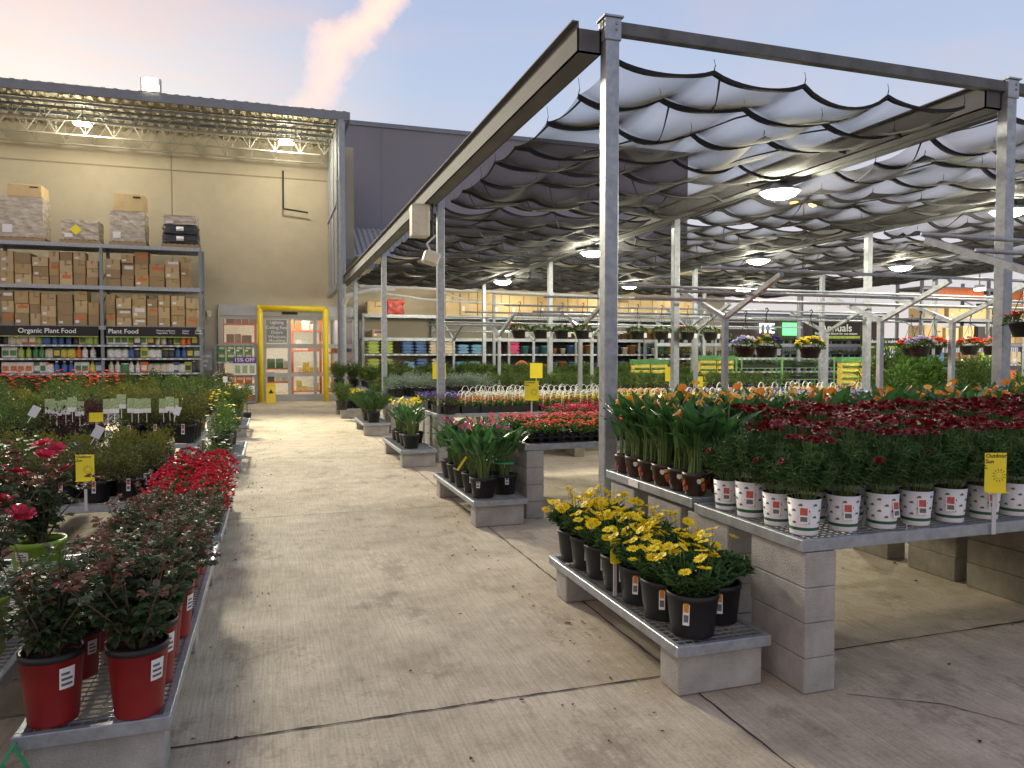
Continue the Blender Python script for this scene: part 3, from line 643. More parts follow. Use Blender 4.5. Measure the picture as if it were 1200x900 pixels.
# shade cloth: black woven net, sagging between hooks
def clothmat(name,cov):
    m=bpy.data.materials.new(name); m.use_nodes=True; nt=m.node_tree; n=nt.nodes; l=nt.links
    p=n['Principled BSDF']; p.inputs['Base Color'].default_value=(.016,.016,.018,1); p.inputs['Roughness'].default_value=.8
    t=n.new('ShaderNodeBsdfTransparent'); mx=n.new('ShaderNodeMixShader'); lw=n.new('ShaderNodeLayerWeight'); lw.inputs[0].default_value=.5
    tcn=n.new('ShaderNodeTexCoord'); nz=n.new('ShaderNodeTexNoise'); nz.inputs['Scale'].default_value=.9; nz.inputs['Detail'].default_value=4; l.new(tcn.outputs['Object'],nz.inputs['Vector'])
    a=n.new('ShaderNodeMath'); a.operation='MULTIPLY_ADD'; pw=n.new('ShaderNodeMath'); pw.operation='POWER'; pw.inputs[1].default_value=3.; l.new(lw.outputs['Facing'],pw.inputs[0]); l.new(pw.outputs[0],a.inputs[0]); a.inputs[1].default_value=cov[1]; a.inputs[2].default_value=cov[0]
    c=n.new('ShaderNodeMath'); c.operation='MULTIPLY_ADD'; c.use_clamp=True; l.new(nz.outputs['Fac'],c.inputs[0]); c.inputs[1].default_value=.12; l.new(a.outputs[0],c.inputs[2])
    l.new(c.outputs[0],mx.inputs[0]); l.new(t.outputs[0],mx.inputs[1]); l.new(p.outputs[0],mx.inputs[2]); l.new(mx.outputs[0],n['Material Output'].inputs[0]); return m
M['net']=clothmat('shade_net',(.20,1.25)); M['hem']=clothmat('shade_net_fold',(.86,.1))
BX=['left','second','third','right']; BYN=['front','middle','rear']
for i in range(4):
    for j in range(3):
        x0=GX[i]+.12; x1=GX[i+1]-.42; y0=GY[j]+.22; y1=GY[j+1]-.3 if j<2 else 27.2
        if j==0: y0=6.05
        r=thing('shade_cloth','black net shade cloth sagging in scallops, %s bay from the aisle, %s span'%(ORD[i],BYN[j]),'shade cloth',(x0,y0,ZT-.16),0,'shade cloth panels of the canopy')
        NX=4; nr=7; W=x1-x0; D=y1-y0; hs=[]; sx_=W/NX; SAG=.14 if j==0 else .11
        jit=[[rnd(-.05,.03) for a in range(NX+2)] for c_ in range(nr+1)]; rowy=[D*k/nr+(rnd(-.15,.15) if 0<k<nr else 0) for k in range(nr+1)]
        sg=[[SAG*rnd(.5,1.35) for a in range(NX+2)] for c_ in range(nr+1)]
        off=[0]+[rnd(-.22,.22) for _ in range(nr)]
        def rowz(k,x):
            u=max(0,min(NX+.2,x/sx_+off[k])); a=int(u); f=u-a; a=min(a,NX)
            base=jit[k][a]*(1-f)+jit[k][a+1]*f
            return base-sg[k][a]*(1-(2*f-1)**2)**.85
        b=MB(); nx=40; sub=6; rows=[]
        for k in range(nr):
            for s_ in range(sub+(1 if k==nr-1 else 0)):
                t=s_/sub; y=rowy[k]*(1-t)+rowy[k+1]*t; rows.append((y,k,t))
        for (y,k,t) in rows:
            for a in range(nx+1):
                x=W*a/nx; z=rowz(k,x)*(1-t)+rowz(k+1,x)*t-.05*math.sin(PI*t)*(1+.5*math.sin(a*.7+k))
                b.v.append((x,y,z))
        for a in range(len(rows)-1):
            for c_ in range(nx): b.f.append([a*(nx+1)+c_,a*(nx+1)+c_+1,(a+1)*(nx+1)+c_+1,(a+1)*(nx+1)+c_]); b.m.append(0)
        b.build('net',M['net'],r,True)
        for k in range(nr+1):
            b=MB(); hh=.030 if k else .022
            for c_ in range(nx):
                xa=W*c_/nx; xb=W*(c_+1)/nx; za=rowz(k,xa); zb=rowz(k,xb); y=rowy[k]; h1=hh*(1+.4*math.sin(c_*.7)); h2=hh*(1+.4*math.sin((c_+1)*.7))
                b.add([(xa,y-.012,za+.01),(xb,y-.012,zb+.01),(xb,y-.012,zb-h2),(xa,y-.012,za-h1),(xa,y+.012,za+.01),(xb,y+.012,zb+.01),(xb,y+.03,zb-h2),(xa,y+.03,za-h1)],[(0,1,2,3),(4,7,6,5),(0,4,5,1),(3,2,6,7)])
            b.build('hem_fold',M['hem'],r)
        for k in range(nr+1 if j==0 else 0):
            for a in range(NX+1):
                x=max(0,min((a-off[k])*sx_,W-.001)); b=MB(); b.tube((x,rowy[k],rowz(k,x)),(x+.015,rowy[k],rowz(k,x)+.06),.005,4); b.tube((x+.015,rowy[k],rowz(k,x)+.06),(x,rowy[k],.09),.003,3); b.build('hook_wire',M['hem'],r)
        for a in range(NX):
            for k in range(nr):
                if random.random()<.25: continue
                xa=(a+rnd(0,.1))*sx_; xb=(a+rnd(.35,.6))*sx_*(1)
                if random.random()<.5: xb=max(0,(a-rnd(.35,.6)))*sx_
                b=MB(); b.path([(xa+(xb-xa)*t,rowy[k]+(rowy[k+1]-rowy[k])*t,rowz(k,min(W-.01,xa+(xb-xa)*t))*(1-t)+rowz(k+1,min(W-.01,xa+(xb-xa)*t))*t-.05*math.sin(PI*t)*1.1-.004) for t in (0,.2,.4,.6,.8,1)],[.014,.012,.009,.007,.009,.013],3); b.build('fold_crease',M['hem'],r)
# canopy lamps
for i,x in ((1,7.22),(2,11.8),(3,16.4)):
    for j,y in enumerate((9.35,16.1,23.2)):
        r=thing('canopy_lamp','round bright lamp under the %s gutter beam, %s bay back'%(ORD[i],od(j)),'lamp',(x,y,4.22),0,'round lamps under the shade canopy')
        b=MB(); b.lathe([(0,.16),(.1,.16),(.14,.1),(.30,.05),(.31,.02),(.28,.02)],24); b.tube((0,0,.16),(0,0,.2),.03); b.build('housing',M['steel'],r,True)
        b=MB(); b.lathe([(0,-.075),(.12,-.07),(.22,-.035),(.28,.02),(.28,.025),(0,.025)],24); b.build('lens',M['lens'],r,True)
        lamp('POINT',(x,y,4.12),340,.2,(1,.94,.72))

# ------------------------------------------------------------------ benches
def pier(x,y,nb,ly,label,m=None,lx=.2,h=.19):
    r=thing('block_pier',label,'block pier',(x,y,0),0,'concrete block piers under the benches')
    for k in range(nb):
        b=MB(); b.box(rnd(-.004,.004),lx+rnd(-.004,.004),rnd(-.006,.006),ly+rnd(-.006,.006),k*h+.002,(k+1)*h,0,None,.006); b.build('concrete_block',m or M['block'],r)
def bench(x0,x1,y0,y1,z,label,step=.045,fh=.065,nm='plant_bench',group='galvanised plant benches'):
    r=thing(nm,label,'bench',(x0,y0,z),0,group); W=x1-x0; D=y1-y0
    b=MB(); t=.035
    b.box(0,W,0,t,-fh,0,ch=.004); b.box(0,W,D-t,D,-fh,0,ch=.004); b.box(0,t,t,D-t,-fh,-.001,ch=.004); b.box(W-t,W,t,D-t,-fh,-.001,ch=.004)
    x=.6
    while x<W-.3: b.box(x,x+.03,t,D-t,-fh,-.03); x+=.6
    b.build('frame',M['galv'],r)
    b=MB(); k=step; x=t
    while x<W-t: b.box(x,x+.004,t,D-t,-.016,-.010); x+=k
    y=t
    while y<D-t: b.box(t,W-t,y,y+.004,-.010,-.004); y+=k
    b.build('wire_top',M['galv'],r)
    return r
ZB=.83
rowsY=[3.22,7.72,12.3,17.5,22.4]
rn=['nearest row','second row','third row','fourth row','fifth row']
mod=[1+1,3,4,5,5]
for k,y in enumerate(rowsY):
    for m_ in range(mod[k]+ (1 if k==0 else 0)):
        xa=2.66+m_*2.5
        for hb,(ya,yb,dz) in enumerate(((0,1.06,0),(1.09,2.42,.025))):
            bench(xa,xa+2.48,y+ya,y+yb,ZB+dz,'grey steel bench on block piers, %s, %s from aisle, %s half'%(rn[k],od(m_),'front' if hb==0 else 'back'),.045 if k==0 and m_<2 else .15)
        for q,dy in enumerate((0,.70,1.27,1.95)):
            pier(xa+.02,y+dy-.0,4,.47 if q<3 else .42,'grey block pier under the %s, %s from the front, %s bench left end'%(rn[k],od(q),od(m_)),M['block'] if m_==0 else M['block2'])
# price strip label on bench edge
b=MB(); b.box(-.003,0,0,.16,-.05,.0); o=b.build('price_label',M['tag'],bpy.data.objects['plant_bench.001'] if 'plant_bench.001' in bpy.data.objects else None); o.location=(-.004,.75,-.008)

def lowbench(x0,x1,y0,y1,z,label):
    r=bench(x0,x1,y0,y1,z,label,.05,.06,'low_bench','low benches along the aisle')
    n=2 if y1-y0<2.2 else 3
    for i in range(n):
        y=y0+.04+i*(y1-y0-.32)/(n-1)
        p=thing('support_block','single concrete block under the %s, %s from the front'%(label[:60].split(',')[0].replace('low grey ',''),od(i)),'concrete block',(x0+.03,y,0),0,'support blocks of the low benches')
        b=MB(); b.box(0,x1-x0-.06,0,.2,0.002,z-.062,0,None,.008); b.build('concrete_block',M['block'],p)
lowbench(2.0,2.58,3.36,5.25,.285,'low grey bench holding yellow daisies, nearest on the right')
lowbench(2.0,2.60,7.45,9.5,.285,'low grey bench holding white edged callas, second on the right')
lowbench(1.98,2.58,11.9,14.0,.285,'low grey bench holding yellow callas, third on the right')
lowbench(1.98,2.6,17.0,18.9,.285,'low grey bench holding feathery ferns, fourth on the right')
lowbench(1.9,2.6,22.0,24.0,.285,'low grey bench holding yellow marigolds, fifth on the right')
lowbench(-1.0,-.42,3.37,6.5,.285,'low grey bench holding red potted roses, nearest on the left')
lowbench(-1.05,-.42,6.8,9.45,.26,'low grey bench holding red azaleas, second on the left')
lowbench(-1.05,-.42,12.3,14.4,.26,'low grey bench holding flowering climbers, third on the left')
lowbench(-1.2,-.5,17.6,19.8,.26,'low grey bench holding green shrubs, fourth on the left')
for k,(ya,yb,xl,zz) in enumerate(((2.6,6.3,-3.1,.44),(7.6,10.4,-4.2,.44),(12.3,14.9,-5.4,.47),(17.5,20.,-7.,.5),(22.3,24.9,-8.3,.5))):
    bench(xl,-1.1,ya,yb-(.55 if k==0 else 0),zz,'wide grey bench of shrubs on the left, %s'%rn[k],.05 if k<2 else .15)
    for q in range(3):
        pier(-1.35,ya+.03+q*(yb-ya-.5)/2,2,.44,'two block pier at the aisle end of the left bench, %s, %s from front'%(rn[k],od(q)),M['block2'] if k==0 else M['block'])
        pier(xl+.1,ya+.03+q*(yb-ya-.5)/2,2,.44,'two block pier at the far end of the left bench, %s, %s from front'%(rn[k],od(q)),M['block2'])

# ------------------------------------------------------------------ plants
def pot(b,r1,r0,h,seg=24,mi=0,rim=True,lip=.012,mi_in=None):
    mi_in=mi if mi_in is None else mi_in
    pr=[(0,.004),(r0*.9,.004),(r0,0),(r0*1.005,.004)]; ms=[mi]*3
    if rim: pr+=[(r1*.965,h-.03),(r1,h-.028),(r1,h),(r1-lip,h),(r1*.93-lip*.5,h-.03)]; ms+=[mi,mi,mi_in,mi_in,mi_in]
    else: pr+=[(r1,h),(r1-.006,h),(r1-.01,h-.03)]; ms+=[mi,mi_in,mi_in]
    b.lathe(pr,seg,mi,ms=ms+[mi_in]*3)
def soil(r,z,root,seg=20):
    b=MB(); n=seg; vs=[(0,0,z+.008)]+[(r*.5*math.cos(2*PI*i/n),r*.5*math.sin(2*PI*i/n),z+rnd(-.004,.006)) for i in range(n)]+[(r*math.cos(2*PI*i/n),r*math.sin(2*PI*i/n),z-.002) for i in range(n)]
    fs=[(0,1+i,1+(i+1)%n) for i in range(n)]+[(1+i,1+n+i,1+n+(i+1)%n,1+(i+1)%n) for i in range(n)]
    b.add(vs,fs); b.build('soil',M['soil'],root,True)
def sdir(el0=.1,el1=1.):
    a=rnd(0,2*PI); z=rnd(el0,el1); r=math.sqrt(max(0,1-z*z)); return Vector((r*math.cos(a),r*math.sin(a),z))
def cardtag(root,r1,h,ang,m1='tag',m2='tag_red',w=.032,tall=.11,hang=True):
    b=MB(); T=Matrix.Rotation(ang,4,'Z')@Matrix.Translation((0,-r1-.006,h-tall+.01))@Matrix.Rotation(R(-6),4,'X')
    b.box(-w/2,w/2,-.001,.001,0,tall,0,T); b.box(-w*.35,w*.35,-.0025,-.001,tall*.12,tall*.4,2,T); b.box(-w*.38,w*.38,-.0025,-.001,tall*.5,tall*.93,1,T)
    b.build('care_tag',[M[m1],M[m2],M['tag_dark']],part(root,'pot'))
def bushy(b,n,R0,H,z0,L,W,core=.35,mi=0,flat=1.,top=.0):
    # leaves through the volume of an uneven crown
    lobes=[(sdir(.0,1.)*rnd(.3,.62),rnd(.42,.68)) for _ in range(8)]+[(Vector((0,0,.3)),.6)]
    for _ in range(n):
        c,rr_=random.choice(lobes); d=sdir(-.3,1.); q=c+d*rr_*rnd(.45,1.)
        p=Vector((q.x*R0,q.y*R0,z0+max(0,q.z)*H*flat))
        dd=(d+Vector((rnd(-.6,.6),rnd(-.6,.6),rnd(-.2,.7)))).normalized()
        b.leaf(p,dd,L*rnd(.65,1.2),W*rnd(.7,1.2),mi,droop=rnd(0,.4))
def sprigs(b,n,R0,H,z0,L,W,per=10,mi=0,ms=1,upw=.9,sr=.002,tmin=.2):
    for _ in range(n):
        a=rnd(0,2*PI); rr_=R0*math.sqrt(rnd(0,1)); base=Vector((rr_*.25*math.cos(a),rr_*.25*math.sin(a),z0)); tip=Vector((rr_*math.cos(a),rr_*math.sin(a),z0+H*rnd(.65,1.)*(1-.25*(rr_/R0)**2)))
        mid=(base+tip)*.5+Vector((rnd(-.02,.02),rnd(-.02,.02),H*.05))
        b.path([base,mid,tip],sr,3,ms,False)
        for k in range(per):
            t=rnd(tmin,1.); p=base.lerp(mid,t*2) if t<.5 else mid.lerp(tip,t*2-1)
            d=sdir(-.2,1.); d.z+=upw*.3
            b.leaf(p,d,L*rnd(.7,1.2),W*rnd(.7,1.2),mi,droop=rnd(0,.35))
def curved(root,name,r0,r1,h,z0,z1,a0,a1,mats,split=0):
    b=MB(); n=6
    def st(z0,z1,a0,a1,mi,e):
        q=[]
        for i in range(n+1):
            a=a0+(a1-a0)*i/n
            for z in (z0,z1): rr_=r0+(r1-r0)*z/h+e; q.append((rr_*math.cos(a),rr_*math.sin(a),z))
        b.add(q,[(2*i,2*i+2,2*i+3,2*i+1) for i in range(n)],mi)
    st(z0,z1,a0,a1,0,.002)
    if split:
        for k in range(3): st(z0+(z1-z0)*(.15+.25*k),z0+(z1-z0)*(.27+.25*k),a0+(a1-a0)*.12,a1-(a1-a0)*(.15+.2*(k==2)),1,.003)
    return b.build(name,mats,root)
def part(root,nm):
    for c_ in root.children:
        if c_.name.split('.')[0]==nm: return c_
    return root
# --- rose bush
def rosebush(b,n=15,H=.33,Rr=.25,z0=.27,leafL=.058):
    for i in range(n):
        a=rnd(0,2*PI); rr_=Rr*rnd(.3,1.05); h=H*rnd(.6,1.08)
        p0=Vector((.03*math.cos(a),.03*math.sin(a),z0)); p1=Vector((rr_*.45*math.cos(a),rr_*.45*math.sin(a),z0+h*.45)); p2=Vector((rr_*math.cos(a)+rnd(-.04,.04),rr_*math.sin(a)+rnd(-.04,.04),z0+h))
        b.path([p0,p1,p2],[.006,.004,.002],5,1)
        for k in range(11):
            t=rnd(.12,1.04); p=p0.lerp(p1,t*2) if t<.5 else p1.lerp(p2,min(1.05,t*2-1))
            d=sdir(-.1,.75); ln=leafL*rnd(.5,1.); e_=p+d*ln*1.2; b.tube(p,e_,.0012,3,1,None,False)
            sd_=d.cross(Vector((0,0,1))).normalized()
            for (q,dv) in ((e_,d),(p+d*ln*.7,d*.4+sd_),(p+d*ln*.7,d*.4-sd_),(e_-d*.004,d*.6+sd_),(e_-d*.004,d*.6-sd_)):
                b.leaf(q,dv+Vector((0,0,rnd(-.3,.25))),leafL*rnd(.75,1.1)*(.8 if t>.86 else 1),leafL*.62*rnd(.85,1.1),2 if t>.86 and i%3!=1 else 0,fold=.18,droop=rnd(.05,.4),up=(rnd(-.25,.25),rnd(-.25,.25),1))
def rosebloom(root,p,s,m):
    b=MB()
    for ring,(n,rr_,tilt) in enumerate(((4,.25,1.3),(6,.6,.9),(8,.95,.4))):
        for i in range(n):
            a=2*PI*i/n+ring*.5+rnd(-.1,.1); d=Vector((math.cos(a),math.sin(a),tilt*rnd(.8,1.2))).normalized(); sd_=Vector((-math.sin(a),math.cos(a),0)); q=Vector((math.cos(a),math.sin(a),0))*s*rr_*.2
            t=q+d*s*(.55+.45*rr_)
            b.add([q,q+d*s*.4+sd_*s*.34,t+sd_*s*.28+Vector((0,0,-s*.06)),t+Vector((math.cos(a),math.sin(a),0))*s*.12,t-sd_*s*.28+Vector((0,0,-s*.06)),q+d*s*.4-sd_*s*.34],[(0,1,2,3),(0,3,4,5)])
    o=b.build('flower',m,root); o.location=p; o.rotation_euler=(rnd(-.5,.5),rnd(-.5,.5),0); return o
P_rose=[]
for v in range(3):
    r=thing('potted_rose','x','potted plant'); b=MB(); pot(b,.124,.094,.30,28,0,mi_in=1); b.build('pot',[M['red_pot'],M['black']],r,True); soil(.11,.26,r)
    b=MB(); rosebush(b,26,.44,.30,.28,.047); b.build('foliage',[M['l_rose'],M['bark'],M['l_tip']],r)
    curved(part(r,'pot'),'barcode_sticker',.094,.124,.30,.155,.245,R(-62),R(-32),[M['tag'],M['tag_dark']],1)
    P_rose.append(Proto(r))
c=0
for col,(x,ys) in enumerate(((-.54,(3.47,3.76,4.06,4.36,4.66,4.96,5.26,5.56,5.86,6.16)),(-.885,(3.50,3.95,4.28,4.6,4.92,5.25,5.58,5.9,6.2)))):
    for k,y in enumerate(ys):
        sc_=1. if k<2 else rnd(.93,1.02)
        P_rose[(k+col)%3].put((x+rnd(-.015,.015),y,.287),rnd(-.3,.3) if k<3 else rnd(-.6,1.),sc_*(.74 if col and 0<k<5 else 1)*(1,1,.97,.92,.87,.82,.78,.75,.74,.73)[k],'bloomless rose in red pot, %s from the front, %s side of low bench'%(od(k),'aisle' if col==0 else 'inner'),'red potted roses on the nearest left low bench')
# picture tag in a near rose
for i,(x,y,z) in enumerate(((-.73,3.6,.72),(-.47,4.55,.66))):
    r=thing('plant_tag','small dark picture tag on a stake among the red potted roses, %s'%('near one' if i==0 else 'farther one'),'tag',(x,y,z),R(20))
    b=MB(); b.box(-.035,.035,-.001,.001,-.03,.05,0); b.box(-.035,.035,-.001,.001,-.06,-.03,1); b.build('card',[M['tag_dark'],M['tag']],r); b=MB(); b.tube((0,0.004,-.2),(0,0.004,-.03),.003,4); b.build('stake',M['black'],r)
P_ko=[]
for v in range(2):
    r=thing('potted_rose','x','potted plant'); b=MB(); pot(b,.15,.115,.27,28); b.build('pot',M['green_pot'],r,True); soil(.135,.23,r)
    b=MB(); rosebush(b,24,.56,.30,.24,.048); b.build('foliage',[M['l_rose'],M['bark'],M['l_tip']],r)
    for i in range(5 if v else 7): 
        d=sdir(.5,1.); rosebloom(r,(d.x*.26,d.y*.26,.32+.5*d.z+rnd(-.03,.03)),.055,M['f_crimson'])
    t=text('knock out',.052,M['tag'],r,(0,-.1445,.13),name='lettering'); 
    for vv in t.data.vertices:
        a=vv.co.x/.14; vv.co.x,vv.co.z=.139*math.sin(a),.1385*math.cos(a)-.1385+vv.co.z
    t.data.update(); t.location=(.0,-.1395,.135)
    curved(part(r,'pot'),'barcode_sticker',.115,.15,.27,.17,.225,R(-140),R(-108),[M['tag'],M['tag_dark']],1)
    P_ko.append(Proto(r))
k=0
for x,y in ((-1.33,5.05),(-1.3,3.92),(-1.82,5.15),(-1.8,4.5),(-1.7,3.85)):
    o=P_ko[k%2].put((x,y,.445),rnd(-.2,.35) if k<3 else None,1.,'crimson rose in a lime green pot on the left bench, %s from the right front'%od(k),'crimson roses in lime pots on the left'); k+=1
P_ko[0].root.rotation_euler=(0,0,R(12))
# --- azaleas
P_az=[]
for v in range(2):
    r=thing('potted_azalea','x','potted plant'); b=MB(); pot(b,.15,.12,.2); b.build('pot',M['black'],r,True)
    b=MB(); bushy(b,420,.19,.2,.17,.04,.018); b.build('foliage',M['l_dark'],r)
    b=MB()
    for i in range(68):
        d=sdir(.05,1.); p=Vector((d.x*.21,d.y*.21,.2+.24*d.z))*rnd(.92,1.03)
        for k in range(5):
            a=2*PI*k/5+i; b.petal(p,d+Vector((math.cos(a),math.sin(a),rnd(-.2,.3))),.034,.034)
    b.build('blossoms',M['f_red'],r)
    cardtag(r,.145,.17,rnd(-.3,.3)); P_az.append(Proto(r))
k=0
for y in (7.02,7.42,7.85,8.3,8.75,9.2):
    for x in (-.58,-.88):
        P_az[k%2].put((x+rnd(-.02,.02),y+(.0 if x>-.7 else -.1),.262),None,rnd(1.0,1.14),'bright red azalea, %s from the front, %s side of the low bench'%(od(k//2),'aisle' if k%2==0 else 'inner'),'red azaleas on the second left low bench'); k+=1
# --- shrubs
def shrub(leaf,n=520,R0=.2,H=.34,L=.03,W=.013,potr=.125,poth=.2,name='potted_shrub',mode='bushy',blos=None,nb=0,bs=.03,per=10,stem=True):
    r=thing(name,'x','potted plant'); b=MB(); pot(b,potr,potr*.78,poth,16); b.build('pot',M['black'],r,True)
    b=MB()
    if mode=='bushy': bushy(b,n,R0,H,poth-.02,L,W)
    elif mode=='sprig': sprigs(b,n,R0,H,poth-.03,L,W,per)
    b.build('foliage',[M[leaf],M['stem']],r)
    if blos:
        b=MB()
        for i in range(nb):
            d=sdir(.3,1.); p=Vector((d.x*R0*1.02,d.y*R0*1.02,poth+H*d.z*rnd(.9,1.05)))
            for k in range(5):
                a=2*PI*k/5+i; b.petal(p,Vector((math.cos(a),math.sin(a),rnd(.1,.6))),bs,bs*.9)
        b.build('blossoms',M[blos],r)
    return r
def mk(n,*a,**k):
    out=[]
    tg=k.pop('tagged',False)
    for _ in range(n):
        r=shrub(*a,**k)
        if tg: cardtag(r,k.get('potr',.125),k.get('poth',.2),0)
        out.append(Proto(r))
    return out
S_dark=mk(3,'l_dark',620,.2,.3,.032,.013,tagged=True,name='dwarf_shrub')
S_mid=mk(3,'l_mid',560,.26,.42,.04,.018,name='green_shrub')
S_yel=mk(2,'l_yel',520,.24,.32,.036,.017,name='yellowgreen_shrub')
S_burg=mk(2,'l_burg',600,.26,.4,.034,.016,name='burgundy_shrub')
S_grass=mk(2,'l_mid',90,.2,.5,.12,.008,mode='sprig',per=9,name='tufted_plant')
S_white=mk(2,'l_mid',520,.24,.35,.035,.017,blos='f_white',nb=16,name='white_flowered_shrub')
S_orng=mk(2,'l_mid',420,.28,.45,.045,.02,blos='f_coral',nb=14,bs=.05,name='coral_flowered_shrub')
S_grey=mk(2,'l_grey',520,.26,.26,.05,.014,name='silver_leaved_plant')
S_laven=mk(2,'l_mid',120,.24,.45,.05,.008,mode='sprig',per=14,name='needle_leaved_plant')
S_yflow=mk(2,'l_fresh',420,.2,.6,.04,.016,blos='f_yellow',nb=16,name='yellow_flowered_climber')
S_fern=mk(2,'l_daisy',170,.42,.42,.05,.006,mode='sprig',per=24,name='feathery_fern')
S_mari=mk(2,'l_mid',500,.26,.2,.035,.016,blos='f_yellow',nb=45,name='marigold')
S_purp=mk(2,'l_mid',380,.22,.16,.035,.016,blos='f_purple',nb=40,name='violet_flowered_plant')
def field(protos,x0,x1,y0,y1,z,dx,dy,desc,group,s0=.92,s1=1.1,jit=.03):
    rr_=0; y=y0
    while y<=y1+1e-6:
        c_=0; x=x1
        while x>=x0-1e-6:
            random.choice(protos).put((x+rnd(-jit,jit),y+rnd(-jit,jit),z),0 if (rr_==0 and protos is S_dark) else None,rnd(s0,s1),'%s, %s from aisle, %s line back'%(desc,od(c_),od(rr_)),group); c_+=1; x-=dx
        rr_+=1; y+=dy
def fieldR(protos,x0,x1,y0,y1,z,dx,dy,desc,group,s0=.92,s1=1.1,jit=.03,rz=None):
    rr_=0; y=y0
    while y<=y1+1e-6:
        c_=0; x=x0
        while x<=x1+1e-6:
            random.choice(protos).put((x+rnd(-jit,jit),y+rnd(-jit,jit),z),rz,rnd(s0,s1),'%s, %s from aisle, %s line back'%(desc,od(c_),od(rr_)),group); c_+=1; x+=dx
        rr_+=1; y+=dy
field(S_dark,-2.9,-1.28,7.78,9.0,.445,.27,.3,'dense bronze green dwarf shrub in black pot','bronze dwarf shrubs on the second left bench',.95,1.08,.015)
field(S_yel,-3.8,-1.3,9.3,10.2,.445,.4,.4,'yellow green shrub in pot behind the bronze shrubs','yellow green shrubs on the second left bench')
field(S_white,-3.2,-2.4,8.0,9.0,.445,.4,.45,'small white flowered shrub near the left photo edge','white dotted shrubs on the second left bench')
field(S_mid+S_yel,-5.2,-3.3,12.45,14.7,.475,.45,.45,'mid green shrub on the third left bench','mid green shrubs on the third left bench',1.0,1.4)
field(S_burg,-3.3,-2.6,12.45,13.3,.475,.40,.45,'burgundy leaved shrub on the third left bench','burgundy shrubs on the third left bench',1.25,1.45)
field(S_dark,-2.3,-1.3,12.5,14.5,.475,.38,.4,'low dark shrub behind the green picture tags','dark shrubs on the third left bench',1.4,1.6)
field(S_mid+S_yel+S_mid+S_dark,-6.7,-1.4,17.8,19.8,.505,.55,.55,'leafy green shrub on the fourth left bench','leafy shrubs on the fourth left bench',1.05,1.5,.08)
field(S_orng,-8,-4.4,22.6,24.6,.505,.6,.6,'coral flowered shrub on the fifth left bench','coral flowered shrubs on the fifth left bench',1.2,1.5)
field(S_mid+S_white+S_yel,-3.9,-1.4,22.6,24.6,.505,.6,.6,'green shrub on the fifth left bench','green shrubs on the fifth left bench',1.,1.6)
field(S_white,-1.5,-1.0,16.9,17.3,.0,.6,.5,'white flowered shrub beside the fourth left bench','white flowered shrubs by the aisle',1.4,1.5)
for i,(pp,x,y,z,s,l) in enumerate(((S_yflow,-.75,12.6,.265,1.3,'slim climber with yellow flowers at the front of the third low bench'),(S_yflow,-.75,13.2,.265,1.25,'slim yellow flowered climber, second on the third low bench'),(S_mid,-.72,13.9,.265,1.25,'rounded green shrub at the back of the third low bench'),
    (S_white,-.8,11.6,.0,1.2,'white flowered plant standing on the floor before the third low bench'),(S_laven,-.8,17.9,.265,1.5,'upright narrow leaved shrub at the front of the fourth low bench'),(S_yflow,-.85,18.6,.265,1.2,'yellow dotted climber in the middle of the fourth low bench'),(S_mid,-.8,19.4,.265,1.3,'round green shrub at the back of the fourth low bench'),
    (S_orng,-1.0,23.3,.0,1.5,'coral flowered shrub on the floor near the doors'),(S_mid,-1.3,25.2,.0,1.5,'green shrub on the floor near the notice board'),(S_purp,-1.9,26.4,.6,1.7,'violet flowered plant before the notice board'))):
    random.choice(pp).put((x,y,z),None,s,l)
# dark mini standard tree by the aisle
r=thing('potted_standard_tree','small ball headed tree in black pot at the aisle edge near the doors','potted plant',(-.66,22.6,0)); b=MB(); pot(b,.12,.1,.2,16); b.build('pot',M['black'],r,True)
b=MB(); b.tube((0,0,.18),(0,0,.75),.012,6); b.build('trunk',M['bark'],r); b=MB(); bushy(b,500,.26,.4,.62,.045,.02); b.build('crown',M['l_mid'],r)
# green picture tags
k=0
for gx in (-3.05,-2.85,-2.67,-2.3,-2.12,-1.98,-1.78,-1.55,-1.4):
    for q in range(1+(k%3!=1)):
        x=gx+q*.09; y=12.28; z=1.10+rnd(-.07,.05)
        r=thing('plant_tag','white picture tag with green leaf photo, %s from left above the third left bench'%od(k),'tag',(x,y-q*.02,z),rnd(-.2,.2),'green picture tags above the third left bench')
        b=MB(); b.box(-.062,.062,-.001,.001,-.04,.11,0); b.box(-.062,.062,-.001,.001,-.105,-.04,1); b.build('card',[M['tag_green'],M['tag']],r)
        b=MB(); b.box(-.004,.004,.001,.004,-.25,.0); b.build('stake',M['tag'],r); k+=1
for i,(x,y,z,rz,ry,l) in enumerate(((-2.62,9.9,1.16,.2,.5,'pale tag leaning left above the yellow green shrubs'),(-1.75,8.8,1.0,.1,.5,'white pointed tag poking out of the bronze shrubs'),(-1.35,12.2,.98,0,.35,'blank white tag tilted right at the aisle end of the third bench'),(-.95,17.4,1.3,0,0,'tall white tag standing by the fourth low bench'))):
    r=thing('plant_tag',l,'tag',(x,y,z),rz); r.rotation_euler=(0,ry,rz); b=MB(); b.box(-.045,.045,-.001,.001,-.06,.07); b.build('card',M['tag'],r); b=MB(); b.box(-.005,.005,.001,.003,-.14,-.02); b.build('stake',M['tag'],r)

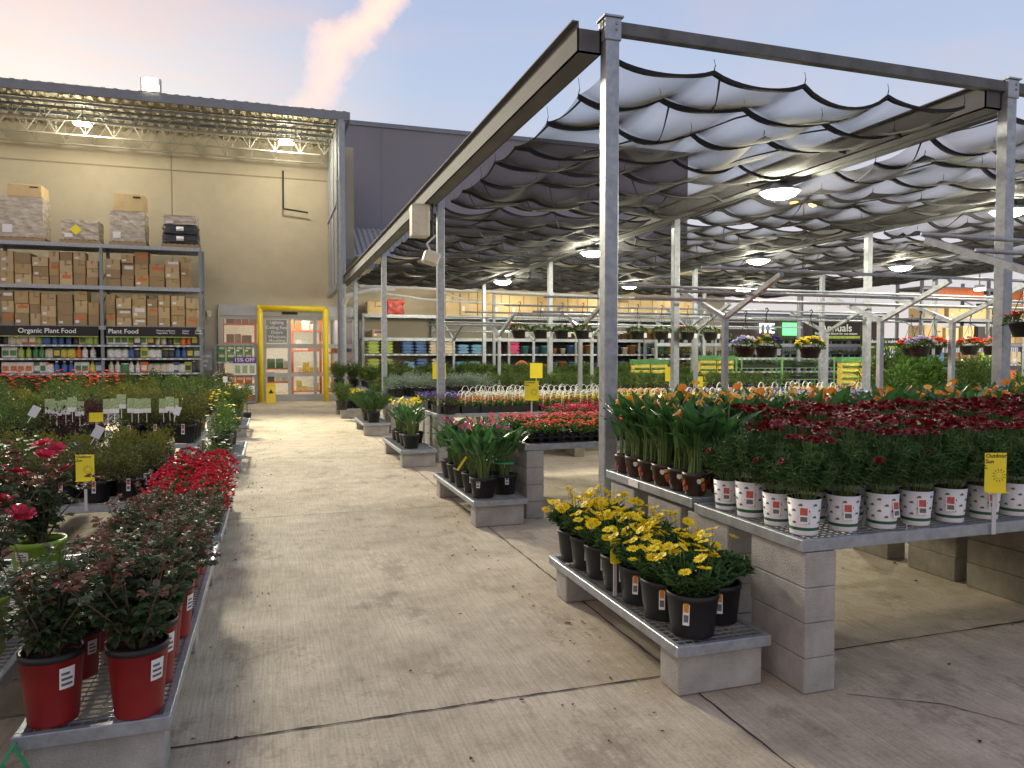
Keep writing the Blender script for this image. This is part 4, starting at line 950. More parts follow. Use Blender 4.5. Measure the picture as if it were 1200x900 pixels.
# yellow sign: Outdoor Sun
def sunsign(loc,rz,h,w,label,post=.4,sunonly=False,texted=True):
    r=thing('outdoor_sun_sign',label,'sign',loc,rz); b=MB(); b.box(-w/2,w/2,-.0015,.0015,0,h); b.box(-w/2,w/2,-.03,.0,-.005,.0); b.build('card',M['yellow_sign'],r)
    b=MB(); b.box(-.012,.012,.002,.008,-post,h*.8); b.build('holder',M['pvc'],r)
    if texted:
        text('Outdoor\nSun',h*.145,M['ink'],r,(-w*.46,-.0025,h*.85),align='LEFT',ext=.0006)
        b=MB(); cx,cz,q=w*.16,h*.42,h*.13
        b.add([(cx+q*.72*math.cos(t*PI/12),-.0022,cz+q*.72*math.sin(t*PI/12)) for t in range(24)]+[(cx+q*.68*math.cos(t*PI/12),-.0022,cz+q*.68*math.sin(t*PI/12)) for t in range(24)],[(t,(t+1)%24,24+(t+1)%24,24+t) for t in range(24)])
        for t in range(12):
            a=t*PI/6+.15; ca,sa=math.cos(a),math.sin(a)
            b.add([(cx+ca*q*.95-sa*q*.1,-.0024,cz+sa*q*.95+ca*q*.1),(cx+ca*q*.95+sa*q*.1,-.0024,cz+sa*q*.95-ca*q*.1),(cx+ca*q*1.5,-.0024,cz+sa*q*1.5)],[(0,1,2)])
        b.build('sun_mark',M['ink'],r)
    return r
sunsign((3.98,3.20,1.02),R(-18),.225,.125,'yellow Outdoor Sun card at the front edge of the nearest right bench',.25)
sunsign((-1.58,7.42,.70),R(-5),.23,.15,'yellow Outdoor Sun card before the bronze shrubs on the left',.27)
sunsign((2.04,4.18,.52),R(8),.14,.075,'small yellow card among the yellow daisies on the low bench',.22,texted=True)
sunsign((-2.12,10.6,.98),0,.11,.16,'yellow card half hidden in the yellow green shrubs',.5,texted=False)
sunsign((3.9,11.0,1.12),R(-15),.3,.22,'yellow sun card above the coral begonias in the second row',.3)
sunsign((3.65,16.6,1.3),R(-10),.35,.3,'yellow card above the white pansies of the third row, left of two',.4,texted=False)
sunsign((6.0,16.6,1.3),R(-10),.35,.3,'yellow card above the white pansies of the third row, right of two',.4,texted=False)
sunsign((8.6,14.9,1.25),R(-25),.32,.2,'taller yellow card behind the orange callas',.4,texted=False)
sunsign((8.9,14.2,1.15),R(-25),.22,.2,'lower yellow card behind the orange callas',.3,texted=False)

# --- daisies
P_da=[]
dm=MB()
for i in range(14):
    a=2*PI*i/14; dm.petal((.006*math.cos(a),.006*math.sin(a),.002),(math.cos(a),math.sin(a),rnd(-.05,.25)),.027,.012,0)
dm.lathe([(.0085,0),(.0085,.004),(.004,.008),(0,.008)],8,1)
def stick(root,proto_o,p,rot,s=1.):
    o=proto_o.copy(); C.objects.link(o); o.parent=root; o.location=p; o.rotation_euler=rot; o.scale=(s,s,s); return o
dproto=dm.build('flower',[M['f_yellow'],M['f_eye']])
for v in range(4):
    r=thing('potted_daisy','x','potted plant'); b=MB(); pot(b,.138,.112,.225,28); b.build('pot',M['black'],r,True); soil(.12,.19,r)
    b=MB(); sprigs(b,60,.2,.22,.18,.058,.016,26); 
    fl=[]
    for i in range((22,18,20,13)[v]):
        d=sdir(.35,1.); d=Vector((d.x-.25,d.y,d.z)); p=Vector((d.x*.2,d.y*.2,.25+.25*d.z+rnd(-.02,.07))); fl.append(p)
        b.path([Vector((p.x*.5,p.y*.5,.25)),p],.0016,3,1,False)
    b.build('foliage',[M['l_daisy'],M['stem']],r)
    for p in fl: stick(r,dproto,p,(rnd(-.6,.7),rnd(-.6,.6),rnd(0,6)),rnd(.95,1.3))
    cardtag(r,.135,.2,R(-32),'tag','f_orange',.034,.13)
    P_da.append(Proto(r))
bpy.data.objects.remove(dproto)
for k,(x,y,v) in enumerate(((2.19,3.53,2),(2.43,3.66,3),(2.17,3.81,1),(2.17,4.09,2),(2.17,4.36,0),(2.17,4.63,1),(2.17,4.88,0),(2.16,5.1,2),(2.43,4.15,0),(2.43,4.5,2),(2.43,4.85,0),(2.42,5.1,1))):
    P_da[v].put((x,y,.287),rnd(-.25,.3),1. if k else 1.04,'yellow daisies in black pot, %s'%('front left corner of the low bench' if k==0 else 'front right corner of the low bench' if k==1 else '%s along %s side of the low bench'%(od(k-1 if k<8 else k-7),'aisle' if k<8 else 'inner')),'yellow daisies on the nearest right low bench')

# --- white pots with dark red flowers
def whitepot(r):
    b=MB(); pot(b,.09,.073,.20,26,0,rim=False,mi_in=3)
    def band(z0,z1,a0,a1,mi,seg=6):
        q=[]
        for i in range(seg+1):
            a=a0+(a1-a0)*i/seg
            for z in (z0,z1):
                rr_=.073+(.09-.073)*z/.20+.0016; q.append((rr_*math.cos(a),rr_*math.sin(a),z))
        b.add(q,[(2*i,2*i+2,2*i+3,2*i+1) for i in range(seg)],mi)
    band(.028,.045,0,2*PI*.97,1,26)
    for rw,z in enumerate((.065,.098,.131,.164)):
        for i in range(7):
            a=2*PI*i/7+(rw%2)*.45; band(z,z+.008,a,a+.26,2,2); band(z+.008,z+.0125,a+.08,a+.22,2,1)
    b.build('pot',[M['white_pot'],M['stripe'],M['olive'],M['black']],r,True)
fm=MB()
for ring,(n,l_,el) in enumerate(((12,.03,.12),(9,.022,.5),(6,.014,1.1))):
    for i in range(n):
        a=2*PI*i/n+ring*.3; fm.petal((0,0,.003*ring),(math.cos(a),math.sin(a),el),l_,.012)
fproto=fm.build('flower',M['f_dkred'])
P_wh=[];P_wh2=[]
for v in range(8):
    r=thing('potted_marguerite','x','potted plant'); whitepot(r); soil(.08,.17,r,12)
    b=MB(); sprigs(b,58,.185,.34,.16,.046,.0065,34,upw=-.4,sr=.0014,tmin=.42)
    nf=(1,2,19,22,15,20,24,18)[v]; fl=[]
    for i in range(nf):
        a=rnd(0,2*PI); q=rnd(.02,.155); p=Vector((q*math.cos(a),q*math.sin(a),.51+rnd(0,.035)-(.12 if v<2 else 0))); fl.append(p); b.path([Vector((p.x*.6,p.y*.6,.35)),p],.0014,3,1,False)
    b.build('foliage',[M['l_cosmos'],M['stem']],r)
    for p in fl: stick(r,fproto,p,(rnd(-.4,.4),rnd(-.4,.4),rnd(0,6)),rnd(.9,1.35))
    cardtag(r,.088,.15,rnd(-.4,.2),'tag','tag_red',.05,.09)
    (P_wh if v<2 else P_wh2).append(Proto(r))
bpy.data.objects.remove(fproto)
rr_=0; y=3.36
while y<5.05:
    c_=0; x=2.78; zz=ZB if y<4.2 else ZB+.025
    if y>4.2: x=3.22
    lim=4.9+(y-3.3)*1.15
    if 4.2<y<4.5: zz=ZB+.025; y=4.42
    while x<min(lim,6.6):
        front=(rr_==0 or (c_==0)); pl=P_wh if front else P_wh2
        random.choice(pl).put((x+rnd(-.012,.012),y+rnd(-.012,.012),zz+.001),rnd(-.5,.5) if front else None,rnd(.92,1.1) if rr_ else 1.,'ferny plant in white striped pot%s, %s from aisle, %s line back'%('' if front else ' with red flowers',od(c_),od(rr_)),'white striped pots on the nearest right bench'); x+=.262; c_+=1
    y+=.235; rr_+=1

# --- callas
def funnel(b,p,d,s,mi=0):
    d=Vector(d).normalized(); a=d.orthogonal().normalized(); c_=d.cross(a); n=10; ph=rnd(0,6.28)
    rings=[]
    for t,rd in ((0,.07),(.35,.14),(.65,.26),(.88,.48),(1.,.82)):
        rg=[]
        for i in range(n):
            an=2*PI*i/n; u=.5+.5*math.cos(an-ph)          # one side rises to a pointed lip that rolls back
            rg.append(p+d*s*(1.9*t*(1-.28*t*(1-u)))-d*s*(.35 if t==1 else 0)*u+(a*math.cos(an)+c_*math.sin(an))*s*rd*(.65+.5*u*u))
        rings.append(rg)
    vs=[q for r_ in rings for q in r_]; b.add(vs,[(k*n+i,k*n+(i+1)%n,(k+1)*n+(i+1)%n,(k+1)*n+i) for k in range(4) for i in range(n)],mi)
def calla(b,n=16,H=.42,Rr=.16,z0=.2,L=.19,W=.085,mi=0):
    for i in range(n):
        a=rnd(0,2*PI); q=Rr*rnd(.25,1.); h=H*rnd(.5,1.)
        p0=Vector((.045*math.cos(a),.045*math.sin(a),z0)); p1=Vector((q*.4*math.cos(a),q*.4*math.sin(a),z0+h*.6)); p2=Vector((q*math.cos(a),q*math.sin(a),z0+h))
        b.path([p0,p1,p2],[.006,.005,.003],5,1,False)
        d=Vector((math.cos(a)*rnd(.2,.8),math.sin(a)*rnd(.2,.8),rnd(.4,1.1))).normalized(); sd_=d.cross(Vector((rnd(-.3,.3),rnd(-.3,.3),1))).normalized(); nn_=sd_.cross(d)
        l_=L*rnd(.75,1.2); w_=W*rnd(.7,1.1); st=[(0,.55,.12),(-.12,.78,.16),(.2,1.,.12),(.5,.8,.08),(.78,.42,.0),(1,0,-.12)]
        cen=[p2+d*l_*max(0,t)-nn_*0 + nn_*l_*(-.16*t*t) for t,_,_ in st]
        for sgn in (1,-1):
            ed=[cen[k]+sd_*sgn*w_*.5*st[k][1]+nn_*w_*st[k][2]+(d*l_*st[k][0] if st[k][0]<0 else Vector((0,0,0))) for k in range(6)]
            vs=cen+ed; b.add(vs,[(k,k+1,7+k,6+k) for k in range(5)],mi)
def callaplant(potm,col,potr,poth,nl,H,Rr,nf,L=.18,decor=True,name='potted_calla',W=.115):
    r=thing(name,'x','potted plant'); b=MB(); pot(b,potr,potr*.76,poth,24)
    b.build('pot',potm,r,True)
    if decor:   # printed lily sleeve
        b=MB(); 
        for (da,z,s,mi) in ((0,.07,.034,0),(.35,.085,.03,1),(-.38,.1,.034,2),(-.1,.11,.028,3),(.1,.045,.03,0),(.6,.05,.028,1)):
            for rep in (0,2*PI/3,4*PI/3):
                a=da+rep-PI/2; z1=z*poth/.15; rr_=potr*.76+(potr*.24)*z1/poth+.0022
                cx,cy=rr_*math.cos(a),rr_*math.sin(a); tx,ty=-math.sin(a),math.cos(a)
                b.add([(cx+tx*s*.5*math.cos(t*PI/4)*1.0,cy+ty*s*.5*math.cos(t*PI/4),z1+s*.6*math.sin(t*PI/4)) for t in range(8)],[tuple(range(8))],mi)
        b.build('printed_flowers',[M['p_orange'],M['p_red'],M['p_white'],M['p_yellow']],part(r,'pot'))
    soil(potr*.88,poth-.03,r,14)
    b=MB(); calla(b,nl,H,Rr,poth-.03,L,W); b.build('leaves',[M['l_calla'],M['stem']],r)
    for i in range(nf):
        a=rnd(0,2*PI); q=Rr*rnd(.2,.9); h=H*rnd(.85,1.2)+.03; p=Vector((q*math.cos(a),q*math.sin(a),poth+h)); fb=MB(); fb.path([Vector((q*.3*math.cos(a),q*.3*math.sin(a),0))-Vector((p.x,p.y,h)),Vector((0,0,0))],.004,5,1,False)
        funnel(fb,Vector((0,0,0)),(math.cos(a)*.8,math.sin(a)*.8,1),.046*rnd(.8,1.15)); o=fb.build('flower',[M[random.choice(col)],M['stem']],r,True); o.location=p
    return Proto(r)
brownpot=mat('calla_sleeve',(.035,.02,.015),.4,0,.5,12)
P_ca=[callaplant(brownpot,c_,.088,.15,17,.36,.14,n_) for c_,n_ in ((['f_orange','f_peach'],3),(['f_peach','f_apricot'],2),(['f_orange'],2),(['f_apricot','f_orange'],3))]
k=0
for y in (4.44,4.64,4.85,5.06,5.27,5.48):
    for x in (2.76,2.98):
        P_ca[k%4].put((x+rnd(-.01,.01),y,ZB+.026),rnd(-.3,.3),rnd(.97,1.08),'calla lily in dark printed pot, %s from front, %s column at bench left end'%(od(k//2),'outer' if k%2==0 else 'inner'),'callas in printed pots on the nearest right bench'); k+=1
for rr_,y in enumerate((5.22,5.48)):
    x=3.2; c_=0
    while x<7.6:
        P_ca[random.randint(0,3)].put((x+rnd(-.02,.02),y+rnd(-.02,.02),ZB+.026),None,rnd(1.,1.12),'orange calla lily in the %s back line behind the dark red flowers, %s from left'%('inner' if rr_==0 else 'outer',od(c_)),'orange callas along the bench back edge'); x+=.22; c_+=1
P_cb=[callaplant(M['black'],['f_mauve','f_pink'],.145,.22,24,.42,.21,2,.22,False,W=.10) for _ in range(3)]
for v in P_cb: cardtag(v.root,.14,.2,rnd(-.6,-.2),'tag','tag_dark',.04,.09)
for k,(x,y) in enumerate(((2.17,7.68),(2.45,7.82),(2.16,8.02),(2.45,8.15),(2.15,8.38),(2.16,8.75),(2.44,8.5),(2.16,9.1),(2.44,8.9))):
    P_cb[k%3].put((x,y,.287),rnd(-.3,.3),1.,'broad leaved calla in black pot on the second right low bench, %s from the front'%od(k),'callas in black pots on the second right low bench')
b=MB(); b.lathe([(.10,0),(.115,0),(.115,.02),(.10,.02),(.10,0)],24); tag(b.build('green_band',M['rib'],None,True,(2.45,7.82,.62)),'green plastic ring around the stems of a calla in black pot','plant ring')
b=MB(); b.box(-.012,.012,-.002,.002,-.09,.09,0,Matrix.Rotation(R(35),4,'Y')); tag(b.build('yellow_stake',M['yellow_sign'],None,False,(2.0,7.95,.62)),'yellow tag leaning out from the callas in black pots','tag')
P_cy=[callaplant(M['black'],['f_yellow'],.13,.2,20,.4,.18,6,.16,False) for _ in range(2)]
for k,(x,y) in enumerate(((2.2,12.2),(2.2,12.6),(2.2,13.05),(2.42,12.9),(2.2,13.5))):
    P_cy[k%2].put((x,y,.287),None,1. if k else 1.15,'yellow calla in black pot on the third right low bench, %s from the front'%od(k),'yellow callas on the third right low bench')
k=0
for pp,pts,d_,z in ((S_fern,((2.25,17.3),(2.2,17.9),(2.3,18.5)),'feathery fern spilling over the fourth right low bench',.287),(S_mari,((2.15,22.3),(2.45,22.3),(2.2,22.9),(2.2,23.5),(2.5,23.)),'yellow marigold mound on the fifth right low bench',.287)):
    for i,(x,y) in enumerate(pts): pp[i%2].put((x,y,z),None,1.25 if pp is S_fern else 1.35,'%s, %s from the front'%(d_,od(i)),d_.split(' spilling')[0].split(' mound')[0]+'s by the aisle')

# --- begonia trays, pansy baskets
def tray(name,leaf,blos,nb,hh=.12,bs=.028,w=.44,d=.29,cells=(4,2)):
    r=thing(name,'x','plant tray'); b=MB(); b.box(-w/2,w/2,-d/2,d/2,0,.012); b.box(-w/2-.01,w/2+.01,-d/2-.01,d/2+.01,.055,.063)
    for i in range(cells[0]):
        for j in range(cells[1]):
            cx=-w/2+(i+.5)*w/cells[0]; cy=-d/2+(j+.5)*d/cells[1]; b.lathe([(.038,.01),(.052,.095),(.048,.095),(.045,.08),(0,.08)],8,c=(cx,cy,0))
    b.build('tray',M['black'],r); b=MB()
    for i in range(cells[0]*cells[1]*26):
        p=Vector((rnd(-w/2,w/2),rnd(-d/2,d/2),.09+rnd(0,hh*.8))); b.leaf(p,sdir(-.1,.8),.045*rnd(.7,1.2),.035,0)
    b.build('foliage',M[leaf],r)
    b=MB()
    for i in range(nb):
        p=Vector((rnd(-w/2,w/2),rnd(-d/2,d/2),.10+hh*rnd(.55,1.15)))
        for k in range(4): a=2*PI*k/4+i; b.petal(p,Vector((math.cos(a),math.sin(a),rnd(.0,.9))),bs,bs*1.1)
    b.build('blossoms',M[blos],r); return Proto(r)
T_cor=[tray('begonia_tray','l_fresh','f_coral',60),tray('begonia_tray','l_fresh','f_coral',50)]
T_pnk=[tray('begonia_tray','l_fresh','f_pink',60)]
T_drk=[tray('flower_tray','l_mid','f_red',45)]
def panb(blos,nb=26,handle=True):
    r=thing('flower_basket','x','flower basket'); b=MB(); b.box(-.15,.15,-.1,.1,0,.02); b.box(-.16,.16,-.11,-.1,0,.11); b.box(-.16,.16,.1,.11,0,.11); b.box(-.16,-.15,-.1,.1,0,.11); b.box(.15,.16,-.1,.1,0,.11); b.build('basket',M['black'],r)
    b=MB()
    for i in range(120): b.leaf(Vector((rnd(-.16,.16),rnd(-.11,.11),.09+rnd(0,.1))),sdir(-.1,.9),.04,.022)
    b.build('foliage',M['l_fresh'],r); b=MB()
    for i in range(nb):
        p=Vector((rnd(-.17,.17),rnd(-.12,.12),.17+rnd(-.02,.06)))
        for k in range(5): a=2*PI*k/5+i; b.petal(p,Vector((math.cos(a),math.sin(a)-.3,rnd(.1,1.))),.026,.03)
    b.build('blossoms',M[blos],r)
    if handle:
        b=MB(); pts=[(-.07,0,.1),(-.065,0,.26),(-.04,0,.32),(0,0,.34),(.04,0,.32),(.065,0,.26),(.07,0,.1)]
        for i in range(6): 
            p,q=pts[i],pts[i+1]; b.add([(p[0],-.012,p[2]),(q[0],-.012,q[2]),(q[0],.012,q[2]),(p[0],.012,p[2]),(p[0]*.93,-.012,p[2]-.004),(q[0]*.93,-.012,q[2]-.004),(q[0]*.93,.012,q[2]-.004),(p[0]*.93,.012,p[2]-.004)],[(0,1,2,3),(4,7,6,5),(0,4,5,1),(3,2,6,7)])
        b.build('handle',M['white'],r)
    return Proto(r)
B_or=panb('f_orange'); B_ye=panb('f_yellow'); B_wh=panb('f_white',34); B_pu=panb('f_purple',30,False); B_li=panb('f_lilac',26,False); B_yw=panb('f_apricot',30,False)
z2=ZB+.002
fieldR(T_cor,2.95,8.3,7.9,8.2,z2,.475,.31,'coral begonia tray in the second row','coral begonia trays in the second row',1,1.04,.01,0)
fieldR(T_pnk+T_cor,2.95,8.8,8.52,8.9,z2+.024,.475,.31,'pink and coral begonia tray in second row rear','pink begonia trays in the second row',1,1.04,.01,0)
fieldR(T_drk+T_pnk,3.9,11.3,9.14,10.0,z2+.024,.475,.38,'red flower tray at back of second row','red flower trays in the second row',1.05,1.25,.02,0)
x=2.9;i=0
while x<13:
    for q,y in enumerate((12.45,12.72,12.98)):
        t=(x-2.9)/7+q*.1; pr_=B_or if t<.38 else B_ye if t<1. else B_li
        pr_.put((x,y,z2),rnd(-.15,.15),1.08,'%s pansy basket%s in third row, %s from aisle, %s line'%('orange' if pr_ is B_or else 'yellow' if pr_ is B_ye else 'lilac',' with white handle' if pr_ is not B_li else '',od(i),od(q)),'handled pansy baskets in the third row')
    for q,y in enumerate((13.5,13.8,14.1,14.4)):
        t=x-2.9+rnd(-.4,.4); pr_=B_pu if t<1.0 or 5.2<t<5.9 else B_wh if t<3.4 or t>6 else B_yw
        if x>9 : pr_=random.choice((B_wh,B_pu,B_yw))
        pr_.put((x,y,z2+.024),rnd(-.15,.15),1.12,'%s pansies at the back of the third row, %s from the aisle, %s line'%({B_pu:'purple',B_wh:'white',B_yw:'golden'}[pr_],od(i),od(q)),'pansies at the back of the third row')
    x+=.36; i+=1
fieldR(S_purp,2.85,2.86,12.2,13.4,z2,.4,.4,'violet flowered pot at aisle end of third row','violet pots at the end of the third row',.9,1,.02)
fieldR(S_grey,2.9,5.2,17.7,18.6,z2,.42,.45,'silver grey leaved plant in the fourth row','silver leaved plants in the fourth row',1.1,1.3)
fieldR(S_mid,5.4,14,17.7,18.4,z2,.5,.5,'low green herb in the fourth row','green herbs in the fourth row',.8,1.)
fieldR(S_laven,2.9,14,18.9,19.6,z2,.55,.6,'upright needle leaved plant in the fourth row','needle leaved plants in the fourth row',.8,1.)
fieldR(S_grass,2.9,14,22.6,24.4,z2,.6,.6,'tall grassy plant in the fifth row','tall grassy plants in the fifth row',.85,1.25)
for i,(x,y,l) in enumerate(((2.1,24.6,'dark'),(2.6,24.9,'dark'),(3.0,21.7,'tall'),(1.9,21.4,'low'))):
    S_laven[i%2].put((x,y,.8 if i<2 else .3),None,1.4,'%s spiky plant %s at the fifth row aisle end'%(l,('front left','front right','behind the marigolds','beside the marigolds')[i]))
bench(1.8,2.62,24.3,25.3,.8,'small high bench of spiky plants by the downpipe',.15); pier(2.1,24.4,4,.44,'block pier under the small high bench by the downpipe')
# tall leafy masses at the right rear
S_big=mk(2,'l_fresh',1100,.55,1.1,.13,.05,.2,.3,name='tropical_plant'); S_big2=mk(2,'l_mid',1200,.5,1.1,.1,.035,.2,.3,name='tropical_plant')
k=0
for (x,y,z,s) in ((13.9,14.2,.6,1.1),(14.7,14.0,.6,1.15),(15.6,14.3,.5,1.1),(16.5,14.,.6,1.0),(17.4,14.2,.5,1.),(13.2,13.,.4,1.),(15.2,12.8,.5,.9),(16.4,12.6,.3,.9),(18.5,13.6,.6,1.1),(14.2,11.,.3,.9),(17.6,12.4,.2,.9),(19.6,14.2,.4,1.2)):
    (S_big if k%3 else S_big2)[k%2].put((x,y,z),None,s,'large leafy tropical plant at the right rear, %s from left'%od(k),'large leafy plants at the right rear'); k+=1
bench(12.9,20.2,12.3,14.9,.5,'broad bench of leafy tropical plants at the right rear',.2)

# --- hanging basket racks
def yrack(x,y,zc,label,dark=False):
    r=thing('basket_rack_post',label,'rack post',(x,y,0),0,'Y shaped posts carrying hanging basket rails'); b=MB(); b.box(-.035,.035,-.035,.035,.0,zc); b.build('post',M['galv'],r)
    for s in (-1,1):
        b=MB(); T=Matrix.Translation((0,0,zc-.02))@Matrix.Rotation(-s*R(68),4,'X'); b.box(-.03,.03,-.03,.03,0,1.28,0,T); b.build('arm',M['galv'],r)
    return r
racks=[(4.4,[6.0,8.7],2.46,5.9,9.5),(8.9,[6.0,8.7,10.1],2.36,4.9,12.5),(13.5,[5.8,8.4,11.7],2.36,4.6,14.5),(18.3,[5.6,8.2,10.8],2.36,4.4,14.5),(23.5,[5.65,8.4],2.36,5,12)]
for q,(y,xs,zc,xa,xb) in enumerate(racks):
    for i,x in enumerate(xs): yrack(x,y,zc,'Y shaped grey rail post in the %s, %s from the aisle'%(rn[q],od(i)))
    for s,nm in ((-1,'near'),(1,'far')):
        for t,lv in ((1.24,'outer'),(.62,'inner')):
            yy=y+s*math.sin(R(68))*t; zz=zc+math.cos(R(68))*t+.04
            b=MB(); b.tube((xa,yy,zz),(xb,yy,zz),.022,10)
            tag(b.build('hanging_rail',M['galv'],None,True),'long steel pipe rail over the %s, %s %s one'%(rn[q],nm,lv),'rail','pipe rails for hanging baskets')
def hbasket(blos,leaf='l_fresh',s=1.,wire=.55,nb=50):
    r=thing('hanging_basket','x','hanging basket'); b=MB(); pot(b,.15,.105,.16,20); b.build('pot',M['black'],r,True); b=MB()
    for i in range(260):
        d=sdir(-.25,1.); b.leaf(Vector((d.x*.17,d.y*.17,.15+d.z*.09)),d+Vector((0,0,.2)),.045,.022)
    b.build('foliage',M[leaf],r); b=MB()
    for bl in range(len(blos)): pass
    for i in range(nb):
        d=sdir(.1,1.); p=Vector((d.x*.19,d.y*.19,.18+d.z*.12)); mi=int((math.atan2(d.y,d.x)+PI)/(2*PI+.001)*len(blos))
        for k in range(5): a=2*PI*k/5+i; b.petal(p,Vector((math.cos(a),math.sin(a)-.3,rnd(0,1.))),.04,.042,mi)
    b.build('blossoms',[M[c_] for c_ in blos],r)
    b=MB(); 
    for k in range(3): a=2*PI*k/3; b.tube((.14*math.cos(a),.14*math.sin(a),.15),(0,0,wire),.0035,4)
    b.path([(0,0,wire),(0,0,wire+.06),(.03,0,wire+.1),(.01,0,wire+.13),(-.02,0,wire+.11)],.007,5); b.build('hanger',M['black'],r)
    b=MB(); b.box(.06,.12,-.155,-.153,.03,.12); b.build('care_tag',M['tag'],r); return Proto(r)
H_py=hbasket(['f_yellow','f_purple','f_white','f_purple']); H_yy=hbasket(['f_yellow','f_apricot','f_yellow']); H_li=hbasket(['f_lilac','f_white','f_lilac']); H_re=hbasket(['f_coral'],nb=60); H_gr=hbasket(['f_white'],nb=5); H_rd=hbasket(['f_red','f_pink'],nb=12)
for i,(h,x,y,z,l) in enumerate(((H_li,6.4,9.0,1.80,'hanging basket of violet and white pansies, left of three'),(H_py,6.15,8.2,1.79,'hanging basket of yellow and purple pansies, middle of three'),(H_yy,6.85,8.2,1.78,'hanging basket of yellow pansies beside the wide aisle rack'),
    (H_re,9.6,9.2,1.82,'red hanging basket left of the lilac pansies'),(H_li,8.72,8.2,1.80,'hanging basket of lilac pansies at the right'),(H_re,9.95,9.1,1.83,'red hanging basket just right of the lilac pansies'),(H_re,10.7,9.1,1.83,'red hanging basket, fourth in the right group'),(H_re,11.3,9.2,1.83,'red hanging basket half hidden by the right front post'),(H_rd,7.25,5.55,2.0,'red and green hanging basket at the right photo edge'))):
    h.put((x,y,z),0,.95,l,'hanging baskets with pansies and begonias')
for i,x in enumerate((4.15,4.55,4.95,5.35,6.45,6.95,7.5,8.0)):
    (H_gr if i%3 else H_rd).put((x,12.35,2.12),0,.95,'green trailing basket on the third row rail, %s from left'%od(i),'green hanging baskets over the third row')

# --- right background: carts, soil bags, signs, far racks
def cart(x,y,rz,label):
    r=thing('plant_cart',label,'plant cart',(x,y,0),rz,'green plant carts at the rear'); b=MB()
    for sx_ in (-.65,.65):
        for sy in (-.28,.28): b.box(sx_-.02,sx_+.02,sy-.02,sy+.02,.12,1.8)
    for z in (.3,.68,1.06,1.44,1.78): b.box(-.65,.65,-.3,.3,z-.02,z)
    b.build('frame',M['cart'],r)
    for sx_ in (-.6,.6):
        for sy in (-.25,.25): b=MB(); b.tube((sx_-.02,sy,.06),(sx_+.02,sy,.06),.06,12); b.build('wheel',M['black'],r)
    for z in (.3,.68,1.06,1.44):
        b=MB(); b.box(-.6,.6,-.26,.26,z,z+.1); b.build('seed_tray',M['black'],r)
        b=MB()
        for i in range(170): b.leaf(Vector((rnd(-.58,.58),rnd(-.26,.26),z+.1+rnd(0,.05))),sdir(.1,1.),rnd(.07,.15),.05)
        b.build('seedlings',M[random.choice(('l_fresh','l_mid'))],r)
for i,(x,y) in enumerate(((15.2,20.6),(16.9,20.8),(18.6,20.3),(13.6,20.8),(20.4,19.6),(22.,19.4))): cart(x,y,R(-20),'green metal cart of seedlings at the rear, %s from left'%od([1,2,3,0,4,5][i]))
def bagstack(x,y,z,n,label,rz=0):
    r=thing('soil_bag_stack',label,'bag stack',(x,y,z),rz,'yellow and green soil bag stacks')
    for i in range(n):
        for k in range(2):
            b=MB(); lumpy(b,-.52+k*.53,-.02+k*.53,0,.4,i*.17,(i+1)*.17-.01,.012,0); b.box(-.50+k*.53,-.04+k*.53,-.03,-.012,i*.17+.02,i*.17+.07,1); b.build('soil_bag',[M['p_yellow'],M['p_green']],r,True)
    b=MB(); b.box(-.56,.56,-.02,.42,n*.17-.005,n*.17+.14); b.build('green_top',M['p_green'],r)
bagstack(10.9,20.,.9,4,'yellow soil bags with green top, left of three stacks',R(-15)); bagstack(13.2,20,.85,5,'yellow soil bags with green top, middle of three stacks',R(-20)); bagstack(16.3,17.4,.8,5,'yellow soil bags with green top, right of three stacks',R(-25))
for i,(x,y) in enumerate(((10.9,20.),(13.2,20.),(16.3,17.4))):
    b=MB(); b.box(-.7,.7,-.1,.6,0,.86 if i else .88); o=tag(b.build('display_crate',M['wood'],None,False,(x,y,0)),'wooden display base under the %s soil bag stack'%('left','middle','right')[i],'display base'); 
    if i==2: o.scale=(1,1,.9)
def hsign(x,y,z,w,h,txt,label,sub=None,rz=0,size=.3):
    r=thing('hanging_sign',label,'sign',(x,y,z),rz); b=MB(); b.box(-w/2,w/2,-.02,.02,-h/2,h/2,0); b.box(-w/2,w/2,-.022,.02,-h/2-.09,-h/2,1); b.build('board',[M['ink'],M['p_lime']],r)
    text(txt,size,M['white'],r,(0,-.024,h*.08)); 
    if sub: text(sub,size*.3,M['white'],r,(0,-.024,-h*.33))
    b=MB()
    for sx_ in (-w*.4,w*.4): b.tube((sx_,0,h/2),(sx_,0,h/2+1.2),.008,4)
    b.build('hanger',M['steel'],r)
hsign(18.6,21.0,2.75,1.75,.46,'Annuals','black hanging sign reading Annuals above the rear carts','Flowers that bloom for one season',R(-12),.36)
hsign(21.8,22.3,2.35,1.5,.3,'Garden/Sustainable','smaller black hanging sign behind the Annuals sign',None,R(-12),.17)
hsign(12.1,27.4,2.9,1.2,.32,'Lawn','small black hanging sign in front of the wicker baskets',None,0,.2)
